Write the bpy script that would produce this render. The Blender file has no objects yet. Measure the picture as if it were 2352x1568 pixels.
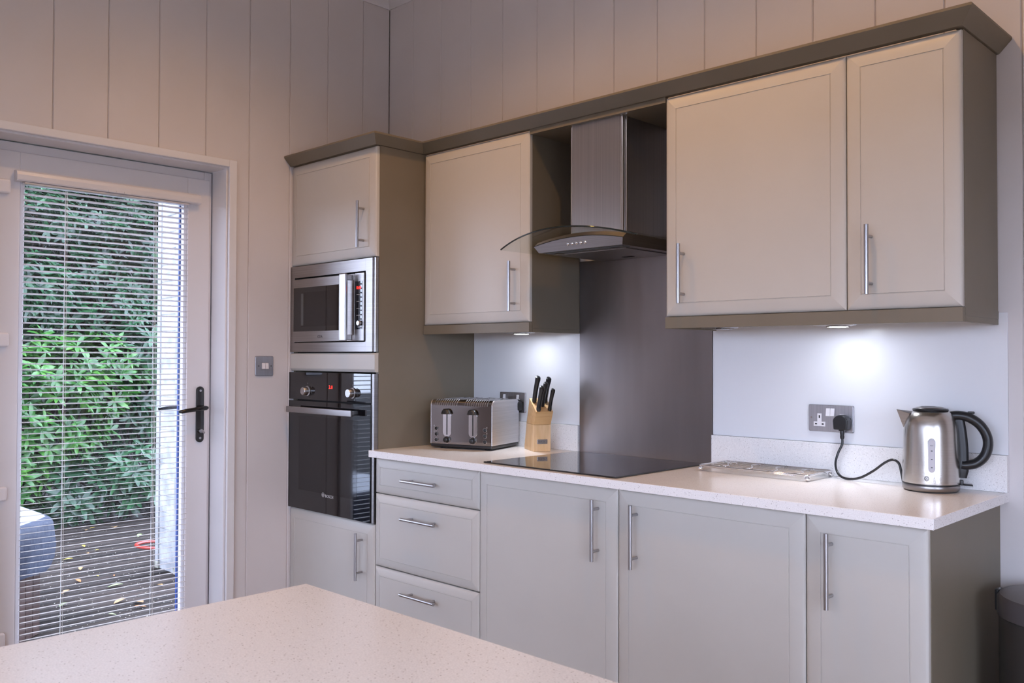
import bpy, bmesh, math, random
from mathutils import Vector, Matrix
random.seed(7)
S = bpy.context.scene
COL = S.collection
PI = math.pi

# ------------------------------------------------------------------ camera
cam_d = bpy.data.cameras.new('camera'); cam = bpy.data.objects.new('camera', cam_d); COL.objects.link(cam)
yaw, pitch, roll, FPX = 0.7703, 0.0182, 0.0031, 2062.97
cam.location = (3.4874, -2.7244, 1.2748)
fw = Vector((-math.sin(yaw)*math.cos(pitch), math.cos(yaw)*math.cos(pitch), math.sin(pitch)))
rt0 = Vector((math.cos(yaw), math.sin(yaw), 0)); up0 = rt0.cross(fw)
rt = rt0*math.cos(roll) + up0*math.sin(roll); up = up0*math.cos(roll) - rt0*math.sin(roll)
cam.rotation_euler = Matrix((rt, up, -fw)).transposed().to_euler()
cam_d.sensor_width = 36.0; cam_d.lens = FPX/2352*36.0
cam_d.clip_start = 0.05; cam_d.clip_end = 200
cam_d.dof.use_dof = True; cam_d.dof.focus_distance = 3.1; cam_d.dof.aperture_fstop = 16.0
S.camera = cam

# ------------------------------------------------------------------ world, exposure
SKY = 12.0
w = bpy.data.worlds.new('overcast_sky'); S.world = w; w.use_nodes = True
bg = w.node_tree.nodes['Background']; bg.inputs[0].default_value = (0.66, 0.74, 1.0, 1); bg.inputs[1].default_value = SKY
S.view_settings.view_transform = 'Standard'; S.view_settings.look = 'None'
S.view_settings.gamma = 1.0; S.view_settings.use_curve_mapping = False
S.view_settings.exposure = 0.19
S.cycles.use_denoising = True; S.cycles.adaptive_threshold = 0.015
S.cycles.max_bounces = 8; S.cycles.diffuse_bounces = 4; S.cycles.glossy_bounces = 4
S.cycles.transmission_bounces = 8; S.cycles.transparent_max_bounces = 16
S.cycles.sample_clamp_indirect = 6.0; S.cycles.caustics_reflective = False; S.cycles.caustics_refractive = False

def portal(loc, rot, sx, sy):
    l = bpy.data.lights.new('sky_portal', 'AREA'); l.shape = 'RECTANGLE'; l.size = sx; l.size_y = sy
    l.cycles.is_portal = True
    o = bpy.data.objects.new('sky_portal', l); COL.objects.link(o); o.location = loc; o.rotation_euler = rot
def spot(loc, watts, col, size_deg, blend, radius, rot=(0, 0, 0)):
    l = bpy.data.lights.new('spot_lamp', 'SPOT'); l.energy = watts; l.color = col
    l.spot_size = math.radians(size_deg); l.spot_blend = blend; l.shadow_soft_size = radius
    o = bpy.data.objects.new('spot_lamp', l); COL.objects.link(o); o.location = loc; o.rotation_euler = rot

WARM = (1.0, 0.55, 0.19)
COOL = (0.80, 0.87, 1.0)
ZC = 3.06                       # ceiling
DOWN = [(1.15, -1.12), (2.32, -1.05)]
for dx, dy in DOWN:
    spot((dx, dy, ZC-0.03), 34, WARM, 152, 0.9, 0.03)

# room extents
X1, Y1 = 5.4, -4.3
# window openings: (wall, a0, a1, z0, z1)
WF = [(0.25, 0.97, 1.41, 2.1), (1.10, 1.95, 1.365, 2.1), (2.08, 5.0, 0.04, 1.90)]
for a0, a1, z0, z1 in WF:
    portal(((a0+a1)/2, Y1-0.02, (z0+z1)/2), (PI/2, 0, PI), a1-a0, z1-z0)
WR_ADDED = [(-4.1, -2.1, 0.04, 1.95)]                                     # added opening in the right wall, brings in extra daylight
for a0, a1, z0, z1 in WR_ADDED:
    portal((X1+0.02, (a0+a1)/2, (z0+z1)/2), (0, PI/2, 0), z1-z0, a1-a0)
portal((-0.2, -1.29, 1.02), (0, -PI/2, 0), 1.8, 0.64)

# ------------------------------------------------------------------ materials
def nt(m): m.use_nodes = True; return m.node_tree
def mat(name, col, rough=0.5, metal=0.0, spec=0.5, coat=0.0, emit=None, es=0.0, alpha=None):
    m = bpy.data.materials.new(name); t = nt(m); b = t.nodes['Principled BSDF']
    b.inputs['Base Color'].default_value = (*col, 1); b.inputs['Roughness'].default_value = rough
    b.inputs['Metallic'].default_value = metal; b.inputs['Specular IOR Level'].default_value = spec
    b.inputs['Coat Weight'].default_value = coat
    if emit: b.inputs['Emission Color'].default_value = (*emit, 1); b.inputs['Emission Strength'].default_value = es
    return m
def coords(t, scale=(1, 1, 1), kind='Object'):
    tc = t.nodes.new('ShaderNodeTexCoord'); mp = t.nodes.new('ShaderNodeMapping')
    mp.inputs['Scale'].default_value = scale; t.links.new(tc.outputs[kind], mp.inputs[0]); return mp.outputs[0]
def noise(t, vec, scale, detail=2.0, rough=0.5):
    n = t.nodes.new('ShaderNodeTexNoise'); n.inputs['Scale'].default_value = scale
    n.inputs['Detail'].default_value = detail; n.inputs['Roughness'].default_value = rough
    t.links.new(vec, n.inputs['Vector']); return n.outputs['Fac']
def ramp(t, fac, stops):
    r = t.nodes.new('ShaderNodeValToRGB'); e = r.color_ramp.elements
    while len(e) < len(stops): e.new(0.5)
    for k, (p, c) in enumerate(stops): e[k].position = p; e[k].color = (*c, 1) if len(c) == 3 else c
    t.links.new(fac, r.inputs[0]); return r.outputs[0]
def bump(t, h, strength, dist=0.001):
    b = t.nodes.new('ShaderNodeBump'); b.inputs['Strength'].default_value = strength; b.inputs['Distance'].default_value = dist
    t.links.new(h, b.inputs['Height']); t.links.new(b.outputs[0], t.nodes['Principled BSDF'].inputs['Normal'])
def noisy(name, c0, c1, scale, rough=0.5, metal=0.0, stretch=(1, 1, 1), bstr=0.0, detail=3.0, lo=0.35, hi=0.65, spec=0.5, bdist=0.001):
    m = mat(name, c0, rough, metal, spec); t = m.node_tree
    f = noise(t, coords(t, stretch), scale, detail)
    t.links.new(ramp(t, f, [(lo, c0), (hi, c1)]), t.nodes['Principled BSDF'].inputs['Base Color'])
    if bstr: bump(t, f, bstr, bdist)
    return m
def brushed(name, col, rough, stretch, bstr=0.25, scale=1.0):
    m = mat(name, col, rough, 1.0); t = m.node_tree
    f = noise(t, coords(t, stretch), scale, 3.0)
    t.links.new(ramp(t, f, [(0.3, tuple(c*0.88 for c in col)), (0.7, tuple(min(1, c*1.08) for c in col))]), t.nodes['Principled BSDF'].inputs['Base Color'])
    bump(t, f, bstr, 0.0004); return m
def aniso(m, amount, tangent=(0, 0, 1)):
    t = m.node_tree; b = t.nodes['Principled BSDF']; b.inputs['Anisotropic'].default_value = amount
    c = t.nodes.new('ShaderNodeCombineXYZ')
    for k in range(3): c.inputs[k].default_value = tangent[k]
    t.links.new(c.outputs[0], b.inputs['Tangent']); return m
def quartz(name, base):
    m = mat(name, base, 0.19, 0.0, 0.5); t = m.node_tree; v = coords(t)
    vo = t.nodes.new('ShaderNodeTexVoronoi'); vo.inputs['Scale'].default_value = 300; t.links.new(v, vo.inputs['Vector'])
    sep = t.nodes.new('ShaderNodeSeparateColor'); t.links.new(vo.outputs['Color'], sep.inputs[0])
    a = t.nodes.new('ShaderNodeMath'); a.operation = 'GREATER_THAN'; a.inputs[1].default_value = 0.88; t.links.new(sep.outputs[0], a.inputs[0])
    d = t.nodes.new('ShaderNodeMapRange'); d.inputs[1].default_value = 0.15; d.inputs[2].default_value = 0.42; d.inputs[3].default_value = 1; d.inputs[4].default_value = 0
    t.links.new(vo.outputs['Distance'], d.inputs[0])
    mu = t.nodes.new('ShaderNodeMath'); mu.operation = 'MULTIPLY'; t.links.new(a.outputs[0], mu.inputs[0]); t.links.new(d.outputs[0], mu.inputs[1])
    speck = ramp(t, sep.outputs[1], [(0.0, (0.34, 0.30, 0.29)), (0.5, (0.48, 0.43, 0.41)), (1.0, (0.62, 0.57, 0.55))])
    cloud = ramp(t, noise(t, v, 420, 2), [(0.35, tuple(c*0.93 for c in base)), (0.65, tuple(min(1, c*1.05) for c in base))])
    mx = t.nodes.new('ShaderNodeMix'); mx.data_type = 'RGBA'
    t.links.new(mu.outputs[0], mx.inputs[0]); t.links.new(cloud, mx.inputs[6]); t.links.new(speck, mx.inputs[7])
    t.links.new(mx.outputs[2], t.nodes['Principled BSDF'].inputs['Base Color']); return m
def clear_glass(name, tint=(1, 1, 1), ior=1.45, rough=0.0):
    m = bpy.data.materials.new(name); t = nt(m); t.nodes.remove(t.nodes['Principled BSDF'])
    out = t.nodes['Material Output']; tr = t.nodes.new('ShaderNodeBsdfTransparent'); tr.inputs[0].default_value = (*tint, 1)
    gl = t.nodes.new('ShaderNodeBsdfGlossy'); gl.inputs['Roughness'].default_value = rough
    lw = t.nodes.new('ShaderNodeLayerWeight'); lw.inputs[0].default_value = 0.5
    pw = t.nodes.new('ShaderNodeMath'); pw.operation = 'POWER'; pw.inputs[1].default_value = 5.0; t.links.new(lw.outputs['Facing'], pw.inputs[0])
    fr = t.nodes.new('ShaderNodeMapRange'); f0 = ((ior-1)/(ior+1))**2; fr.inputs[3].default_value = f0; fr.inputs[4].default_value = 0.55; t.links.new(pw.outputs[0], fr.inputs[0])
    mx = t.nodes.new('ShaderNodeMixShader'); t.links.new(fr.outputs[0], mx.inputs[0]); t.links.new(tr.outputs[0], mx.inputs[1]); t.links.new(gl.outputs[0], mx.inputs[2])
    t.links.new(mx.outputs[0], out.inputs[0]); return m
def foliage(name, dark, mid, lite, scale=9.0):
    m = mat(name, mid, 0.30, 0, 0.34); t = m.node_tree
    tc = t.nodes.new('ShaderNodeNewGeometry'); f = noise(t, tc.outputs['Position'], scale, 2.0, 0.7)
    t.links.new(ramp(t, f, [(0.30, dark), (0.5, mid), (0.72, lite)]), t.nodes['Principled BSDF'].inputs['Base Color']); return m

M = dict(
    wall=noisy('panel_wall_paint', (0.685, 0.635, 0.625), (0.71, 0.66, 0.65), 3, 0.55),
    plain=mat('plain_wall_paint', (0.60, 0.56, 0.54), 0.6),
    white=mat('white_gloss_paint', (0.78, 0.76, 0.77), 0.35),
    pvc=mat('white_pvc', (0.74, 0.72, 0.74), 0.32),
    ceil=mat('ceiling_paint', (0.90, 0.90, 0.89), 0.7),
    floor=noisy('oak_floor', (0.30, 0.20, 0.12), (0.40, 0.28, 0.18), 3, 0.4, stretch=(1, 12, 1)),
    door=noisy('stone_cream_door', (0.565, 0.535, 0.495), (0.580, 0.548, 0.507), 5, 0.42),
    taupe=noisy('taupe_panel', (0.183, 0.153, 0.110), (0.193, 0.161, 0.118), 6, 0.45),
    dark=mat('dark_gap', (0.02, 0.02, 0.02), 0.8),
    quartz=quartz('speckled_quartz', (0.89, 0.86, 0.85)),
    glassw=mat('white_backpainted_glass', (0.80, 0.80, 0.83), 0.24, 0, 0.45, 0.0),
    steelv=aniso(brushed('brushed_steel_splashback', (0.30, 0.275, 0.28), 0.36, (9, 9, 1.2), 0.02), 0.8),
    steelh=aniso(brushed('brushed_steel_vertical', (0.46, 0.43, 0.415), 0.33, (400, 400, 1.5), 0.03), 0.6, (1, 0, 0)),
    steel=brushed('satin_steel', (0.33, 0.31, 0.305), 0.33, (3, 3, 500), 0.05),
    plate=brushed('brushed_plate', (0.46, 0.45, 0.475), 0.38, (400, 400, 3), 0.03),
    bar=mat('satin_nickel', (0.46, 0.45, 0.46), 0.30, 1.0),
    chrome=mat('chrome', (0.80, 0.79, 0.80), 0.06, 1.0),
    toast=mat('polished_steel', (0.30, 0.28, 0.275), 0.07, 1.0),  # metal darkened to stand in for a dark room reflection
    toastside=brushed('toaster_side_steel', (0.66, 0.64, 0.65), 0.33, (2, 2, 400), 0.12),
    bglass=mat('black_glass', (0.006, 0.006, 0.008), 0.035, 0, 0.5, 0.3),
    wglass=mat('smoked_window_glass', (0.012, 0.011, 0.012), 0.06, 0, 0.5),
    black=mat('black_plastic', (0.014, 0.014, 0.016), 0.32),
    bhand=mat('black_chrome_handle', (0.05, 0.048, 0.047), 0.12, 0.85),
    wplast=mat('white_plastic', (0.80, 0.77, 0.79), 0.35),
    grey=mat('grey_rubber', (0.10, 0.10, 0.10), 0.6),
    gauge=mat('frosted_gauge', (0.50, 0.49, 0.54), 0.25),
    red=mat('red_led', (0.1, 0, 0), 0.4, emit=(1.0, 0.03, 0.02), es=2.2),
    lens=mat('led_lens', (0.9, 0.9, 0.9), 0.4, emit=(0.88, 0.93, 1.0), es=22.0),
    dlens=mat('downlight_lens', (0.9, 0.9, 0.9), 0.4, emit=WARM, es=8.0),
    ink=mat('print_silver', (0.55, 0.55, 0.56), 0.4),
    darkink=mat('print_dark', (0.05, 0.05, 0.055), 0.4),
    slat=mat('blind_slat_aluminium', (0.66, 0.62, 0.61), 0.30),
    cord=mat('blind_cord', (0.8, 0.8, 0.8), 0.6),
    pane=clear_glass('window_glass', (0.97, 0.985, 0.98), 1.35),
    canopy=clear_glass('canopy_glass', (0.945, 0.965, 0.955), 1.35),
    cedge=mat('glass_edge', (0.008, 0.014, 0.012), 0.08),
    blue=mat('blue_spacer', (0.03, 0.06, 0.22), 0.3),
    maple=noisy('maple_wood', (0.62, 0.40, 0.20), (0.74, 0.51, 0.29), 6, 0.42, stretch=(9, 9, 1.2)),
    maple2=noisy('maple_wood_darker', (0.56, 0.32, 0.13), (0.64, 0.40, 0.19), 6, 0.42, stretch=(1.2, 9, 9)),
    binm=mat('charcoal_metal', (0.055, 0.050, 0.047), 0.36, 0.4),
    binlid=mat('charcoal_plastic_lid', (0.07, 0.063, 0.067), 0.35),
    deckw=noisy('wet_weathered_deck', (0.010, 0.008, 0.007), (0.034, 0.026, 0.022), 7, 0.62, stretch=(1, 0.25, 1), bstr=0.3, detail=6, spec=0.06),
    bounce=noisy('bounce_slab_warm', (0.17, 0.145, 0.12), (0.21, 0.18, 0.15), 4, 0.8),  # warm tone for the added slabs that bounce daylight indoors
    shade=noisy('hedge_gap_shade', (0.002, 0.0035, 0.002), (0.006, 0.010, 0.006), 6, 0.95, spec=0.05),  # near-black colour painted as the shade between the leaves
    soil=noisy('dark_soil', (0.006, 0.005, 0.004), (0.014, 0.011, 0.008), 9, 0.95),
    render=noisy('white_render', (0.20, 0.20, 0.205), (0.34, 0.34, 0.345), 10, 0.8, bstr=0.5, detail=6),  # white greyed in its colour to offset the overbright sky
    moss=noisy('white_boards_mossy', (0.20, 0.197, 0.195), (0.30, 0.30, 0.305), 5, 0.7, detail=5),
    mossfoot=noisy('mossy_foot', (0.08, 0.085, 0.05), (0.30, 0.28, 0.24), 14, 0.8, detail=5),
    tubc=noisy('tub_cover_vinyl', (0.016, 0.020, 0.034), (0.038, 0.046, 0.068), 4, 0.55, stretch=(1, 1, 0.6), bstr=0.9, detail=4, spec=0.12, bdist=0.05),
    tubt=noisy('tub_cover_top', (0.22, 0.25, 0.30), (0.28, 0.31, 0.36), 4, 0.3),  # sky reflected off the wet cover is put into this paler tone
    tubb=noisy('tub_brown_slat', (0.028, 0.016, 0.013), (0.050, 0.030, 0.025), 8, 0.6, stretch=(1, 1, .2), spec=0.1),
    hose=mat('red_hose', (0.26, 0.02, 0.012), 0.4),
    trunk=noisy('shrub_stem', (0.006, 0.005, 0.004), (0.016, 0.012, 0.009), 12, 0.9),
    leafa=foliage('bright_rhododendron_leaf', (0.005, 0.026, 0.005), (0.020, 0.082, 0.013), (0.066, 0.175, 0.028), 6),
    leafb=foliage('dark_rhododendron_leaf', (0.003, 0.015, 0.006), (0.010, 0.042, 0.016), (0.030, 0.090, 0.033), 5),
    leafc=foliage('deep_laurel_leaf', (0.0025, 0.011, 0.005), (0.008, 0.030, 0.012), (0.024, 0.068, 0.029), 5),
)

def per_object_tone(m, lo, hi):
    t = m.node_tree; b = t.nodes['Principled BSDF']; src = b.inputs['Base Color'].links[0].from_socket
    oi = t.nodes.new('ShaderNodeObjectInfo'); mr = t.nodes.new('ShaderNodeMapRange'); mr.inputs[3].default_value = lo; mr.inputs[4].default_value = hi
    t.links.new(oi.outputs['Random'], mr.inputs[0]); hs = t.nodes.new('ShaderNodeHueSaturation')
    t.links.new(mr.outputs[0], hs.inputs['Value']); t.links.new(src, hs.inputs['Color']); t.links.new(hs.outputs[0], b.inputs['Base Color'])
per_object_tone(M['deckw'], 0.6, 1.5)
# ------------------------------------------------------------------ helpers
class B:
    """collects shapes for ONE mesh object"""
    def __init__(s): s.bm = bmesh.new(); s.wn = False
    def _add(s, tmp, mtx=None):
        if mtx is not None: tmp.transform(mtx)
        me = bpy.data.meshes.new('tmp'); tmp.to_mesh(me); tmp.free(); s.bm.from_mesh(me); bpy.data.meshes.remove(me); return s
    def box(s, x0, x1, y0, y1, z0, z1, bev=0.0, seg=2, mtx=None):
        t = bmesh.new(); bmesh.ops.create_cube(t, size=1)
        t.transform(Matrix.Translation(((x0+x1)/2, (y0+y1)/2, (z0+z1)/2)) @ Matrix.Diagonal((x1-x0, y1-y0, z1-z0, 1)))
        if bev: s.wn = True; bmesh.ops.bevel(t, geom=t.edges[:], offset=bev, segments=seg, affect='EDGES', profile=0.5)
        return s._add(t, mtx)
    def prism(s, poly, h0, h1, axis='z', bev=0.0, mtx=None):
        """poly (a,b) extruded along axis: z->(a,b,h) y->(a,h,b) x->(h,a,b)"""
        f = {'z': lambda a, b, h: (a, b, h), 'y': lambda a, b, h: (a, h, b), 'x': lambda a, b, h: (h, a, b)}[axis]
        t = bmesh.new(); n = len(poly)
        lo = [t.verts.new(f(a, b, h0)) for a, b in poly]; hi = [t.verts.new(f(a, b, h1)) for a, b in poly]
        t.faces.new(lo); t.faces.new(hi[::-1])
        for i in range(n): t.faces.new((lo[i], hi[i], hi[(i+1) % n], lo[(i+1) % n]))
        bmesh.ops.recalc_face_normals(t, faces=t.faces[:])
        if bev: s.wn = True; bmesh.ops.bevel(t, geom=t.edges[:], offset=bev, segments=2, affect='EDGES', profile=0.5)
        return s._add(t, mtx)
    def tube(s, pts, r, n=10, closed=False, caps=True, mtx=None, flat=None):
        """r number or list; flat=(a,b) scales the section along side/up"""
        t = bmesh.new(); P = [Vector(p) for p in pts]; m = len(P); rings = []; prev = None
        for i, p in enumerate(P):
            a = P[(i-1) % m] if (closed or i > 0) else p; b = P[(i+1) % m] if (closed or i < m-1) else p
            d = (b-a).normalized()
            if prev is None:
                ref = Vector((0, 0, 1)) if abs(d.z) < 0.9 else Vector((0, 1, 0))
                sd = d.cross(ref).normalized()
            else:
                sd = (prev - d*prev.dot(d)).normalized()
            prev = sd; u = sd.cross(d)
            rr = r[i] if isinstance(r, (list, tuple)) else r; fa, fb = flat or (1, 1)
            rings.append([t.verts.new(p + sd*math.cos(2*PI*k/n)*rr*fa + u*math.sin(2*PI*k/n)*rr*fb) for k in range(n)])
        for i in range(m if closed else m-1):
            A, Bq = rings[i], rings[(i+1) % m]
            for k in range(n): t.faces.new((A[k], A[(k+1) % n], Bq[(k+1) % n], Bq[k]))
        if caps and not closed: t.faces.new(rings[0][::-1]); t.faces.new(rings[-1])
        bmesh.ops.recalc_face_normals(t, faces=t.faces[:])
        return s._add(t, mtx)
    def lathe(s, prof, n=32, mtx=None, cap=True):
        t = bmesh.new(); rings = []
        for r, z in prof:
            rings.append([t.verts.new((r*math.cos(2*PI*k/n), r*math.sin(2*PI*k/n), z)) for k in range(n)])
        for i in range(len(rings)-1):
            for k in range(n): t.faces.new((rings[i][k], rings[i][(k+1) % n], rings[i+1][(k+1) % n], rings[i+1][k]))
        if cap: t.faces.new(rings[0][::-1]); t.faces.new(rings[-1])
        bmesh.ops.recalc_face_normals(t, faces=t.faces[:])
        return s._add(t, mtx)
    def ball(s, c, r, n=12):
        t = bmesh.new(); bmesh.ops.create_uvsphere(t, u_segments=n, v_segments=n//2+2, radius=r); return s._add(t, Matrix.Translation(c))
    def raw(s, vs, fs):
        t = bmesh.new(); v = [t.verts.new(p) for p in vs]
        for f in fs: t.faces.new([v[i] for i in f])
        return s._add(t)
    def build(s, name, m, parent=None, angle=46, local=False):
        me = bpy.data.meshes.new(name); s.bm.to_mesh(me); s.bm.free()
        o = link(name, me, m, parent, angle, local)
        if s.wn: w_ = o.modifiers.new('weighted_normals', 'WEIGHTED_NORMAL'); w_.keep_sharp = True; w_.weight = 80
        return o
def link(name, me, m, parent=None, angle=35, local=False):
    for p in me.polygons: p.use_smooth = True
    if angle is not None: me.set_sharp_from_angle(angle=math.radians(angle))
    me.materials.append(M[m] if isinstance(m, str) else m)
    o = bpy.data.objects.new(name, me); COL.objects.link(o)
    if parent: put(o, parent, local)
    return o
LOCAL = set()
def put(o, parent, local=False):
    o.parent = parent
    if parent.type == 'EMPTY' and not local and parent.name not in LOCAL:
        o.matrix_parent_inverse = Matrix.Translation(-parent.location)
def tag(o, label=None, cat=None, group=None, kind=None):
    if label: o['label'] = label
    if cat: o['category'] = cat
    if group: o['group'] = group
    if kind: o['kind'] = kind
    return o
def thing(name, label=None, cat=None, loc=(0, 0, 0), rz=None, group=None, kind=None):
    e = bpy.data.objects.new(name, None); COL.objects.link(e); e.location = loc; e.empty_display_size = 0.05
    if rz is not None: e.rotation_euler = (0, 0, rz); LOCAL.add(e.name)   # parts are built in the thing's own frame
    return tag(e, label, cat, group, kind)
def ax(loc, d):
    """matrix taking +z to direction d at loc"""
    return Matrix.Translation(loc) @ Vector((0, 0, 1)).rotation_difference(Vector(d)).to_matrix().to_4x4()
def text(name, body, size, m, parent, mtx, ext=0.0003, align='CENTER', spacing=1.0, shear=0):
    c = bpy.data.curves.new(name, 'FONT'); c.body = body; c.size = size; c.extrude = ext; c.align_x = align; c.align_y = 'CENTER'
    c.space_character = spacing; c.resolution_u = 2; c.shear = shear
    t = bpy.data.objects.new('tmp_text', c); COL.objects.link(t)
    me = bpy.data.meshes.new_from_object(t.evaluated_get(bpy.context.evaluated_depsgraph_get()))
    bpy.data.objects.remove(t); bpy.data.curves.remove(c)
    me.transform(mtx); me.materials.clear()
    return link(name, me, m, parent, None)
FRONT = Matrix.Rotation(PI/2, 4, 'X')           # text plane facing -y, reading along +x
def at_front(x, y, z): return Matrix.Translation((x, y, z)) @ FRONT
def struct(o): o['kind'] = 'structure'; return o
def sweep(bd, path, prof):
    """profile (out,z) swept along plan path, outward = right of travel, mitred"""
    n = len(path); P = [Vector((*p, 0)) for p in path]; rings = []
    for i in range(n):
        ds = []
        if i > 0: ds.append((P[i]-P[i-1]).normalized())
        if i < n-1: ds.append((P[i+1]-P[i]).normalized())
        ns = [Vector((d.y, -d.x, 0)) for d in ds]
        if len(ns) == 2: mvec = (ns[0]+ns[1]) / (1+ns[0].dot(ns[1]))
        else: mvec = ns[0]
        rings.append([P[i]+mvec*o+Vector((0, 0, z)) for o, z in prof])
    k = len(prof); vs = [v for r in rings for v in r]; fs = []
    for i in range(n-1):
        for j in range(k): fs.append((i*k+j, i*k+(j+1) % k, (i+1)*k+(j+1) % k, (i+1)*k+j))
    fs.append(tuple(range(k))[::-1]); fs.append(tuple((n-1)*k+j for j in range(k)))
    bd.raw(vs, fs); bmesh.ops.recalc_face_normals(bd.bm, faces=bd.bm.faces[:])

# ================================================================== ROOM SHELL
struct(B().box(0, X1, Y1, 0, -0.05, 0).build('floor', 'floor'))
ceil = struct(B().box(-0.25, X1+0.1, Y1-0.1, 0.12, ZC, ZC+0.1).build('ceiling', 'ceil'))
for dx, dy in DOWN:
    B().lathe([(0.028, -0.006), (0.045, -0.006), (0.047, 0), (0.028, 0)], 24, Matrix.Translation((dx, dy, ZC))).build('downlight_ring', 'chrome', ceil)
    B().lathe([(0.0, -0.001), (0.028, -0.001), (0.028, -0.0005), (0.0, -0.0005)], 20, Matrix.Translation((dx, dy, ZC)), cap=False).build('downlight_lens', 'dlens', ceil)

wb = struct(B().box(-0.25, X1+0.1, 0.012, 0.12, 0, ZC).build('wall_back', 'plain'))
G = 0.0035                                     # V-groove half width
def plank(p, horiz_axis, a0, a1, z0, z1):
    if horiz_axis == 'x': poly = [(a0, 0.0125), (a1, 0.0125), (a1, 0.004), (a1-G, 0), (a0+G, 0), (a0, 0.004)]; return B().prism(poly, z0, z1, 'z').build('plank', 'wall', p)
    poly = [(-0.0125, a0), (-0.0125, a1), (-0.004, a1), (0, a1-G), (0, a0+G), (-0.004, a0)]
    return B().prism(poly, z0, z1, 'z').build('plank', 'wall', p)
xs = [0.0] + [0.181+0.2003*k for k in range(27)]
xs = [x for x in xs if x < X1] + [X1]
for a, b in zip(xs, xs[1:]): plank(wb, 'x', a, b, 0, ZC)

# left wall with the glazed door opening (y -1.79..-0.852, z 0..2.075) and a window further along
DY0, DY1, DZ = -1.775, -0.852, 2.074
wl = B()
wl.box(-0.25, -0.012, DY1, 0.012, 0, ZC); wl.box(-0.25, -0.012, DY0, DY1, DZ, ZC)
wl.box(-0.25, -0.012, Y1-0.1, DY0, 0, ZC)
wl = struct(wl.build('wall_left', 'plain'))
ys = [0.0] + [-0.157-0.1987*k for k in range(27)]
ys = [y for y in ys if y > Y1] + [Y1]
for b, a in zip(ys, ys[1:]):
    def seg(lo, hi, z0, z1):
        if hi-lo > 0.004: plank(wl, 'y', lo, hi, z0, z1)
    for (o0, o1, oz0, oz1) in ((DY0, DY1, 0, DZ),):
        if a < o1 and b > o0: break
    else:
        seg(a, b, 0, ZC); continue
    seg(a, b, oz1, ZC)
    if oz0 > 0: seg(a, b, 0, oz0)
    if b > o1: seg(o1, b, oz0, oz1)
    if a < o0: seg(a, o0, oz0, oz1)

(r0, r1, rz0, rz1) = WR_ADDED[0]
wr = B(); wr.box(X1, X1+0.1, Y1-0.1, r0, 0, ZC); wr.box(X1, X1+0.1, r1, 0.12, 0, ZC); wr.box(X1, X1+0.1, r0, r1, 0, rz0); wr.box(X1, X1+0.1, r0, r1, rz1, ZC)
struct(wr.build('wall_right', 'plain'))
f = B(); edge = -0.25
for a0, a1, z0, z1 in WF:
    f.box(edge, a0, Y1-0.12, Y1, 0, ZC); f.box(a0, a1, Y1-0.12, Y1, 0, z0); f.box(a0, a1, Y1-0.12, Y1, z1, ZC); edge = a1
f.box(edge, X1+0.1, Y1-0.12, Y1, 0, ZC)
struct(f.build('wall_front', 'plain'))
c = B(); sweep(c, [(0, Y1), (0, 0), (X1, 0), (X1, Y1), (0.001, Y1)], [(0, 2.979), (0.006, 2.979), (0.008, 2.990), (0.030, 3.005), (0.048, 3.030), (0.062, 3.052), (0.064, ZC), (0, ZC)])
tag(c.build('trim_1', 'white'), 'white moulded coving along the top of the panelled walls', kind='structure')

# windows behind the camera
def window(n, horizontal, a0, a1, z0, z1, pos, mull):
    e = thing('window_%d' % n, kind='structure', loc=((a0+a1)/2, pos, z0) if horizontal else (pos, (a0+a1)/2, z0))
    fr = B(); t = min(0.05, (z1-z0)*0.15)
    def bx(u0, u1, v0, v1, d0=-0.03, d1=0.03):
        if horizontal: fr.box(u0, u1, pos+d0, pos+d1, v0, v1)
        else: fr.box(pos+d0, pos+d1, u0, u1, v0, v1)
    bx(a0, a1, z0, z0+t); bx(a0, a1, z1-t, z1); bx(a0, a0+t, z0+t, z1-t); bx(a1-t, a1, z0+t, z1-t)
    for m_ in mull: bx(m_-t/2, m_+t/2, z0+t, z1-t)
    fr.build('window_frame', 'pvc', e)
    g = B()
    if horizontal: g.box(a0+t, a1-t, pos-0.003, pos+0.003, z0+t, z1-t)
    else: g.box(pos-0.003, pos+0.003, a0+t, a1-t, z0+t, z1-t)
    g.build('pane', 'pane', e)
window(2, True, *WF[0], Y1-0.06, [])
window(3, True, *WF[1], Y1-0.06, [])
window(4, True, *WF[2], Y1-0.06, [3.05, 4.03])
window(5, False, *WR_ADDED[0], X1+0.05, [-3.0])  # added window, lights the left wall and the end panels

# ------------------------------------------------------------------ glazed door
tr = B()
TX = 0.017
tr.box(0.0005, TX, DY1-0.0005, DY1+0.034, 0, DZ+0.030, 0.003); tr.box(0.0005, TX, DY0-0.034, DY0+0.0005, 0, DZ+0.030, 0.003)
tr.box(0.0005, TX, DY0, DY1, DZ-0.0005, DZ+0.030, 0.003)
tr.box(-0.118, 0.0, DY1-0.008, DY1-0.0003, 0, DZ-0.008); tr.box(-0.118, 0.0, DY0+0.0003, DY0+0.008, 0, DZ-0.008)
tr.box(-0.118, 0.0, DY0+0.0003, DY1-0.0003, DZ-0.008, DZ-0.0003)
tag(tr.build('trim_2', 'white'), 'white door casing and reveal lining around the glazed door', kind='structure')

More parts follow.
